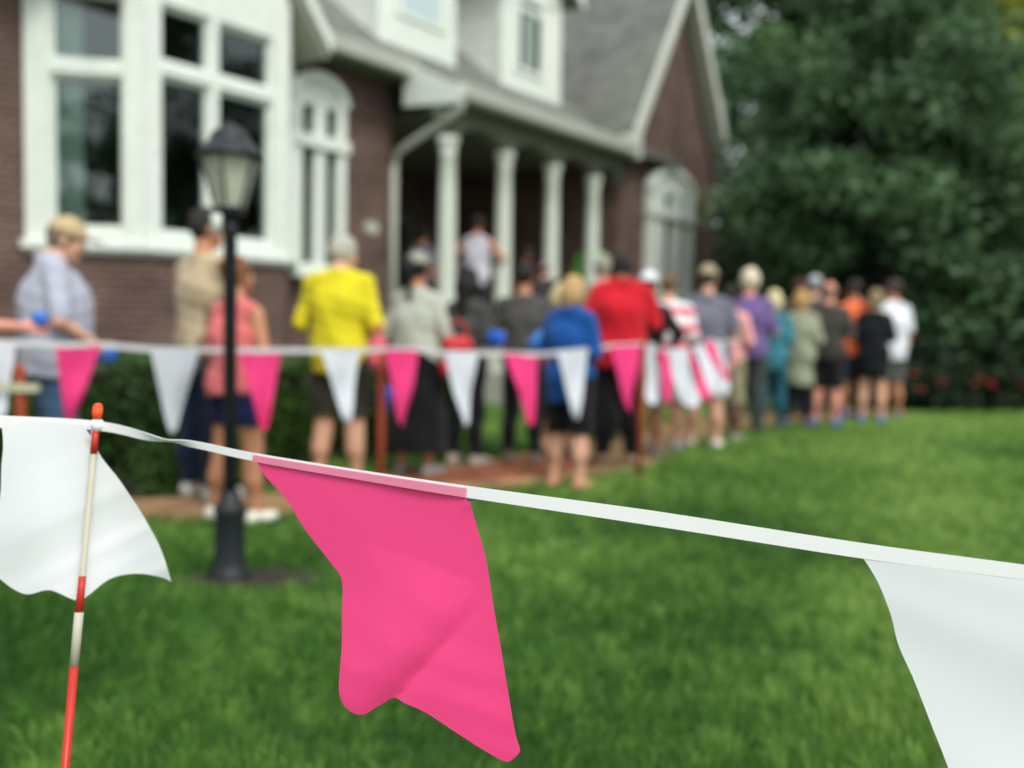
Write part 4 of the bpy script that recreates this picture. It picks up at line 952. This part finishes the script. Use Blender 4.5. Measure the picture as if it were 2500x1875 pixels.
FL = [((-2.638, 4.7, 1.085), (-2.475, 4.8, 1.079), (-2.53, 4.75, 0.703)), ((-2.307, 4.85, 1.072), (-2.117, 4.95, 1.074), (-2.259, 4.9, 0.677)),
      ((-1.9, 5.05, 1.054), (-1.677, 5.15, 1.053), (-1.804, 5.1, 0.606)), ((-1.481, 5.2, 1.051), (-1.272, 5.3, 1.052), (-1.355, 5.25, 0.613)),
      ((-1.086, 5.45, 1.052), (-0.895, 5.6, 1.052), (-0.946, 5.525, 0.639)), ((-0.768, 5.8, 1.055), (-0.579, 5.95, 1.052), (-0.665, 5.875, 0.587)),
      ((-0.432, 6.1, 1.034), (-0.223, 6.25, 1.031), (-0.299, 6.175, 0.563)), ((-0.053, 6.4, 1.027), (0.173, 6.55, 1.023), (0.136, 6.475, 0.546)),
      ((0.309, 6.7, 1.031), (0.536, 6.85, 1.055), (0.459, 6.775, 0.564)), ((0.713, 7.05, 1.077), (0.952, 7.22, 1.092), (0.885, 7.135, 0.583))]
GL = [((0.98, 7.3, 1.084), (1.101, 7.5, 1.082), (1.025, 7.3, 0.634), (1.134, 7.5, 0.624)), ((1.144, 7.6, 1.047), (1.243, 7.75, 1.045), (1.224, 7.6, 0.611), (1.318, 7.75, 0.607)),
      ((1.281, 7.9, 1.042), (1.477, 8.2, 1.039), (1.372, 7.9, 0.578), (1.616, 8.2, 0.554)), ((1.49, 8.22, 1.03), (1.557, 8.35, 1.03), (1.622, 8.22, 0.618), (1.734, 8.35, 0.612)),
      ((1.58, 8.4, 1.06), (1.702, 8.6, 1.073), (1.744, 8.4, 0.631), (1.917, 8.6, 0.624)), ((1.715, 8.62, 1.1), (1.817, 8.75, 1.119), (1.873, 8.62, 0.774), (1.978, 8.75, 0.745)),
      ((1.835, 8.8, 1.111), (1.958, 9.0, 1.094), (1.921, 8.8, 0.638), (2.037, 9.0, 0.634))]
def pennant(TL, TR, BL, BR, m_, parent, name='pennant', amp=.022, nu=10, nv=18, ph=0.0, tipround=.06):
    TL, TR, BL, BR = map(Vector, (TL, TR, BL, BR)); nrm = (TR-TL).cross(Vector((0, 0, 1))).normalized()
    V, F = [], []
    for j in range(nv+1):
        v = j/nv
        a = TL.lerp(BL, v); b = TR.lerp(BR, v); mid = (a+b)/2
        if v > 1-tipround*1.5: q = math.sqrt(max(.02, 1-((v-(1-tipround*1.5))/(tipround*1.5))**2)); a = mid+(a-mid)*q; b = mid+(b-mid)*q
        for i in range(nu+1):
            u = i/nu; p = a.lerp(b, u)+nrm*(amp*v*math.sin(u*5+v*4+ph)+amp*.6*math.sin(v*7+ph*2)*v); V.append(tuple(p))
    for j in range(nv):
        for i in range(nu): q = j*(nu+1)+i; F.append([q, q+1, q+nu+2, q+nu+1])
    o = add(name, np_mesh(name, np.array(V), np.array(F)), m_, parent); md = o.modifiers.new('t', 'SOLIDIFY'); md.thickness = .0012; md = o.modifiers.new('rim', 'EDGE_SPLIT'); md.split_angle = math.radians(50)
    return o
bs = empty('pennant_string', (0, 0, 0)); tag(bs, 'pink and white triangular pennants strung from the left edge in front of the queue', 'pennant string')
tp = [(-3.4, 4.3, 1.09), (-2.64, 4.7, 1.09)]
for a, b, c in FL: tp += [a, b]
ribbon(tp+[(.98, 7.27, 1.09)], .014).build('tape', M_TAPE, bs)
for i, (a, b, c) in enumerate(FL):
    pennant(a, b, (c[0]-.014, c[1]-.01, c[2]), (c[0]+.014, c[1]+.01, c[2]), M_WHITE if i % 2 == 0 else M_PINK, bs, ph=i*1.7)
bs2 = empty('pennant_string', (0, 0, 0)); tag(bs2, 'wind-blown pink and white pennants bunched together beyond the rust red stake', 'pennant string')
tp = []
for a, b, c, d in GL: tp += [a, b]
ribbon([(.98, 7.29, 1.085)]+tp[1:]+[(2.3, 9.7, 1.13)], .014).build('tape', M_TAPE, bs2)
for i, (a, b, c, d) in enumerate(GL): pennant(a, b, c, d, M_WHITE if i % 2 == 0 else M_PINK, bs2, ph=i*2.1, amp=.02, tipround=.12)
def stake(name, top, base, r, label, m_=None, tapecol=None, group=None):
    t = empty(name, (base[0], base[1], base[2])); tag(t, label, 'stake', group)
    o = Vector(base); a = Vector(top)-o
    s_ = MB(); s_.tube([(0, 0, -.05), tuple(a*.5), tuple(a*.97), tuple(a)], [r*.6, r, r, r*.5], 10); s_.build('shaft', m_ or M_REDSTK, t)
    return t
stake('garden_stake', (.985, 7.26, 1.13), (.975, 7.27, .03), .026, 'rust red stake between the royal blue top and the bunched pennants')
stake('garden_stake', (-.80, 5.93, 1.06), (-.81, 5.93, .01), .026, 'rust red stake beside the yellow shirt')
t_ = stake('garden_stake', (-2.44, 4.76, .98), (-2.42, 4.76, 0), .026, 'rust red stake with a cream tape knot at the left edge')
kn = ribbon([(-.45, -.03, .88), (-.12, -.03, .868), (-.02, -.035, .862), (.06, -.03, .862), (.075, .01, .862), (.0, .035, .86)], [.016, .015, .022, .02, .016, .015], th=.004)
kn.build('tape_knot', mat('cream_tape', S(190, 188, 160), .6, 12, .06), t_)

# ------------------------------------------------------------------ foreground string, stake, big pennants
FSTR = [(-1.0455, 1.3, 1.0576), (-.8833, 1.34, 1.0567), (-.7343, 1.38, 1.0516), (-.6122, 1.42, 1.0437), (-.5163, 1.38, 1.0321), (-.4366, 1.34, 1.0277), (-.3493, 1.3, 1.0183), (-.1937, 1.24, 1.0057), (-.0541, 1.19, .995), (.1671, 1.15, .9743), (.4095, 1.11, .9479), (.5855, 1.08, .9331), (.7244, 1.06, .9204), (.8639, 1.04, .9104)]
FHW = [.009, .009, .009, .007, .006, .005, .0056, .0062, .0073, .009, .0090, .0085, .0083, .0083]
fs = empty('pennant_string', (0, 0, 0)); tag(fs, 'near white tape with one large pink and two large white pennants across the foreground', 'pennant string')
def twf(t):                                                          # one half twist of the tape right of the stake
    x = t*13; return 1.15*math.exp(-((x-4.35)/.42)**2)
ribbon(FSTR, FHW, th=.0012, sub=14, twist=twf).build('tape', mat('near_white_tape', S(244, 245, 246, 1), .5, 60, .01, .02, 900, trans=.1, spec=.3), fs)
# tied wrap on the stake
wz = MB(); wz.tube([(-.6135, 1.421, 1.0525), (-.6137, 1.4205, 1.0455), (-.6137, 1.419, 1.0355)], [.0075, .0092, .0072], 14); wz.build('tie', MATS['near_white_tape'], fs)

def smooth_line(pts, n):
    """resample an outline by arc length through a Catmull-Rom spline"""
    P_ = np.array(pts, float); Q = []
    for i in range(len(P_)-1):
        p0, a, b, p3 = P_[max(0, i-1)], P_[i], P_[i+1], P_[min(len(P_)-1, i+2)]
        for k in range(8):
            t = k/8; Q.append(.5*((2*a)+(b-p0)*t+(2*p0-5*a+4*b-p3)*t*t+(3*a-p0-3*b+p3)*t**3))
    Q.append(P_[-1]); Q = np.array(Q); s = np.concatenate([[0], np.cumsum(np.linalg.norm(np.diff(Q, axis=0), axis=1))]); u = np.linspace(0, s[-1], n)
    return np.stack([np.interp(u, s, Q[:, 0]), np.interp(u, s, Q[:, 1])], -1)
def cloth(name, origin, dr_, top, left, bottom, right, fold, m_, parent, nu=64, nv=72, label=None):
    """Coons patch between four outline curves in the vertical plane of the tape, then folded out of that plane"""
    T_, B_, L_, R_ = smooth_line(top, nu), smooth_line(bottom, nu), smooth_line(left, nv), smooth_line(right, nv)
    u = np.linspace(0, 1, nu)[None, :, None]; v = np.linspace(0, 1, nv)[:, None, None]
    C = (1-v)*T_[None]+v*B_[None]+(1-u)*L_[:, None]+u*R_[:, None]-((1-u)*(1-v)*T_[0]+u*(1-v)*T_[-1]+(1-u)*v*B_[0]+u*v*B_[-1])
    d = np.array(dr_); nn = np.array([d[1], -d[0]])                    # towards the camera
    w_ = fold(C[..., 0], C[..., 1], u[..., 0], v[..., 0])
    V = np.stack([origin[0]+C[..., 0]*d[0]+w_*nn[0], origin[1]+C[..., 0]*d[1]+w_*nn[1], origin[2]+C[..., 1]], -1).reshape(-1, 3)
    j, i = np.meshgrid(np.arange(nv-1), np.arange(nu-1), indexing='ij'); q = (j*nu+i).ravel()
    o = add(name, np_mesh(name, V, np.stack([q, q+1, q+nu+1, q+nu], -1)), m_, parent); md = o.modifiers.new('t', 'SOLIDIFY'); md.thickness = .0004; md.offset = 0; md = o.modifiers.new('rim', 'EDGE_SPLIT'); md.split_angle = math.radians(50)
    if label: o['label'] = label
    return o
M_NPINK = mat('near_pink_cloth', S(255, 74, 140), .5, 5, .012, .015, 900, trans=.08, spec=.35)
M_NWHITE = mat('near_white_cloth', S(234, 237, 240, 1), .45, 4, .012, .015, 900, trans=.1, spec=.3)
def ridge(x, y, ax, ay, ang, wd):                                      # soft crease line through (ax,ay)
    d = (x-ax)*math.sin(ang)-(y-ay)*math.cos(ang); return np.exp(-(d/wd)**2), d
def fold_pink(x, y, u, v):
    a_ = math.radians(50); dn = -((x-.221)*math.sin(a_)-(y+.300)*math.cos(a_))          # > 0 above-left of the crease from the notch
    up_ = np.clip((v-.35)/.5, 0, 1); k_ = np.where(dn > 0, dn/.045*np.exp(1-dn/.045), 0)
    lobe = .004*np.exp(-((x-.168)/.045)**2)*v**3
    lines = .00035*np.sin(88*(x*.45+y*.9)+3*np.sin(9*x)+2.2*np.sin(23*y))*(.4+.6*np.sin(11*x+7*y)**2)+.00012*np.exp(-((x*.5+y*.87+.06)/.006)**2)
    return lobe + .012*up_*k_ + .006*up_*np.where(dn < 0, 1-np.exp(dn/.012), 0) + lines*np.clip(v*2, 0, 1) + .006*np.sin(PI*u)*v
cloth('pennant', (-.3493, 1.3, 1.0209), (.937, -.3492),
      [(0.0, -0.0013), (0.1102, -0.0108), (0.2195, -0.0171), (0.315, -0.0259)],
      [(0.0, -0.0013), (0.0201, -0.0284), (0.0533, -0.0573), (0.0824, -0.0955), (0.1217, -0.1353), (0.1394, -0.1569), (0.1419, -0.2044), (0.1444, -0.2476), (0.1435, -0.2977), (0.152, -0.3183)],
      [(0.152, -0.3183), (0.1653, -0.3256), (0.1805, -0.3263), (0.1995, -0.3134), (0.221, -0.3002), (0.2364, -0.3034), (0.2695, -0.311), (0.315, -0.3319), (0.3531, -0.3492), (0.3768, -0.3575), (0.3853, -0.3519)],
      [(0.315, -0.0259), (0.3242, -0.0531), (0.3426, -0.1096), (0.3515, -0.1552), (0.3642, -0.212), (0.3764, -0.2688), (0.3884, -0.3225), (0.3943, -0.3409), (0.3853, -0.3519)],
      fold_pink, M_NPINK, fs, label='large hot pink pennant folded by the wind')
# pink seen through the tape where the pennant is sewn in
hb = ribbon(FSTR, [h_*.80 for h_ in FHW], th=.0016, sub=14, twist=twf)
a_, b_ = 6*14, 8*14                                                   # from the pennant's first corner to its second
hb.v = [(p[0]-.0004, p[1]-.0016, p[2]-.0014) for p in hb.v[a_*4:(b_+1)*4]]; hb.f = [f for f in hb.f[:(b_-a_)*4]]; hb.sm = hb.sm[:len(hb.f)]
hb.build('sewn_hem', mat('pink_under_tape', S(252, 150, 184), .6, 20, .03, trans=.2), fs)
def fold_left(x, y, u, v):
    return v*(.0075*np.sin(34*(x*.95+y*.2)+.6)+.002*np.sin(50*(x*.45-y*.85)+1.0))+.0012*np.abs(np.sin(46*(x*.42-y*.9)+.4))**6*v*u*2
cloth('pennant', (-.7343, 1.38, 1.0516), (.9503, .3113),
      [(-0.0, -0.0007), (0.0343, 0.0009), (0.0772, -0.0017), (0.1196, -0.0078)],
      [(-0.0, -0.0007), (0.002, -0.0329), (-0.0008, -0.0664), (-0.003, -0.1068), (-0.0125, -0.147), (-0.022, -0.1871), (-0.0176, -0.2178)],
      [(-0.0176, -0.2178), (-0.0045, -0.233), (0.0135, -0.2478), (0.0329, -0.2547), (0.0626, -0.2485), (0.0988, -0.2663), (0.1141, -0.2597), (0.1449, -0.2385), (0.1839, -0.2347), (0.2168, -0.2418), (0.2301, -0.2491)],
      [(0.1196, -0.0078), (0.1289, -0.048), (0.1599, -0.094), (0.196, -0.1566), (0.2169, -0.2018), (0.2301, -0.2491)],
      fold_left, M_NWHITE, fs, label='large white pennant blown behind the striped stake at the left')
def fold_right(x, y, u, v):
    return v*(.005*np.sin(22*(x*.4+y*.9)+.5)+.0016*np.sin(31*(x*.5+y)+1.2))+.0003*np.sin(70*(x*.25+y)+2.5*np.sin(13*y)+2*np.sin(8*x))+.008*u*v
cloth('pennant', (.4095, 1.11, .9479), (.9858, -.168),
      [(0.0001, -0.0033), (0.1032, -0.0135), (0.2022, -0.0208), (0.3078, -0.0273)],
      [(0.0001, -0.0033), (0.0204, -0.0349), (0.0373, -0.0748), (0.0474, -0.1097), (0.0659, -0.1495), (0.0856, -0.1974), (0.1071, -0.25), (0.1256, -0.304), (0.1479, -0.3514)],
      [(0.1479, -0.3514), (0.1585, -0.3641), (0.1711, -0.3654)],
      [(0.3078, -0.0273), (0.2923, -0.0941), (0.2669, -0.1599), (0.2325, -0.2492), (0.1969, -0.3294), (0.1711, -0.3654)],
      fold_right, M_NWHITE, fs, label='large white pennant cut off by the right edge')
# striped marker stake
fk = empty('marker_stake', (-.6225, 1.20, 0)); tag(fk, 'thin red and cream striped marker stake holding the near tape at the left', 'stake')
top_ = Vector((-.6141, 1.425, 1.0756))-Vector((-.6225, 1.20, 0)); dd = Vector((-.6195, 1.32, .5702))-Vector((-.6225, 1.20, 0))
def onst(z):
    if z > .5702: t = (z-.5702)/(1.0756-.5702); p = dd.lerp(top_, t)
    else: t = z/.5702; p = Vector((0, 0, 0)).lerp(dd, t)
    return (p.x, p.y, z)
mr, mc = mat('glossy_red_wrap', S(186, 44, 30), .4, 30, .06, spec=.4), mat('cream_shaft', S(182, 178, 160), .5, 30, .05)
def seg(name, z0, z1, r, m_):
    s_ = MB(); s_.tube([onst(z0), onst((z0+z1)/2), onst(z1)], r, 14); return s_.build(name, m_, fk)
seg('shaft', -.05, 1.056, .0044, mc)
seg('cap', 1.054, 1.072, [.0062, .0076, .0070], mat('orange_cap', S(244, 84, 36), .45, 20, .06)); s_ = MB(); q_ = onst(1.0715); s_.lathe([(.0070, q_[2]), (.0060, q_[2]+.0035), (.0026, q_[2]+.0054)], c=(q_[0], q_[1]), n=14); s_.build('cap', MATS['orange_cap'], fk)
seg('red_band', 1.0035, 1.038, .0052, mr); seg('red_band', .7797, .8301, .0054, mr); seg('tape_band', .7065, .7797, .0064, mc); seg('red_band', .02, .7065, .0060, mr)
nb_ = MB(); nb_.poly([(-.6230, 1.405, 1.0400), (-.6165, 1.405, 1.0395), (-.6165, 1.405, 1.0310)]); nbo = nb_.build('seam_mark', mat('navy_thread', S(58, 56, 120), .7), fs)
nbo.modifiers.new('t', 'SOLIDIFY').thickness = .001
nb_ = MB(); nb_.poly([(-.0536, 1.180, .9880), (-.0400, 1.178, .9862), (-.0529, 1.180, .9846)]); nbo = nb_.build('seam_mark', MATS['navy_thread'], fs)
nbo.modifiers.new('t', 'SOLIDIFY').thickness = .001
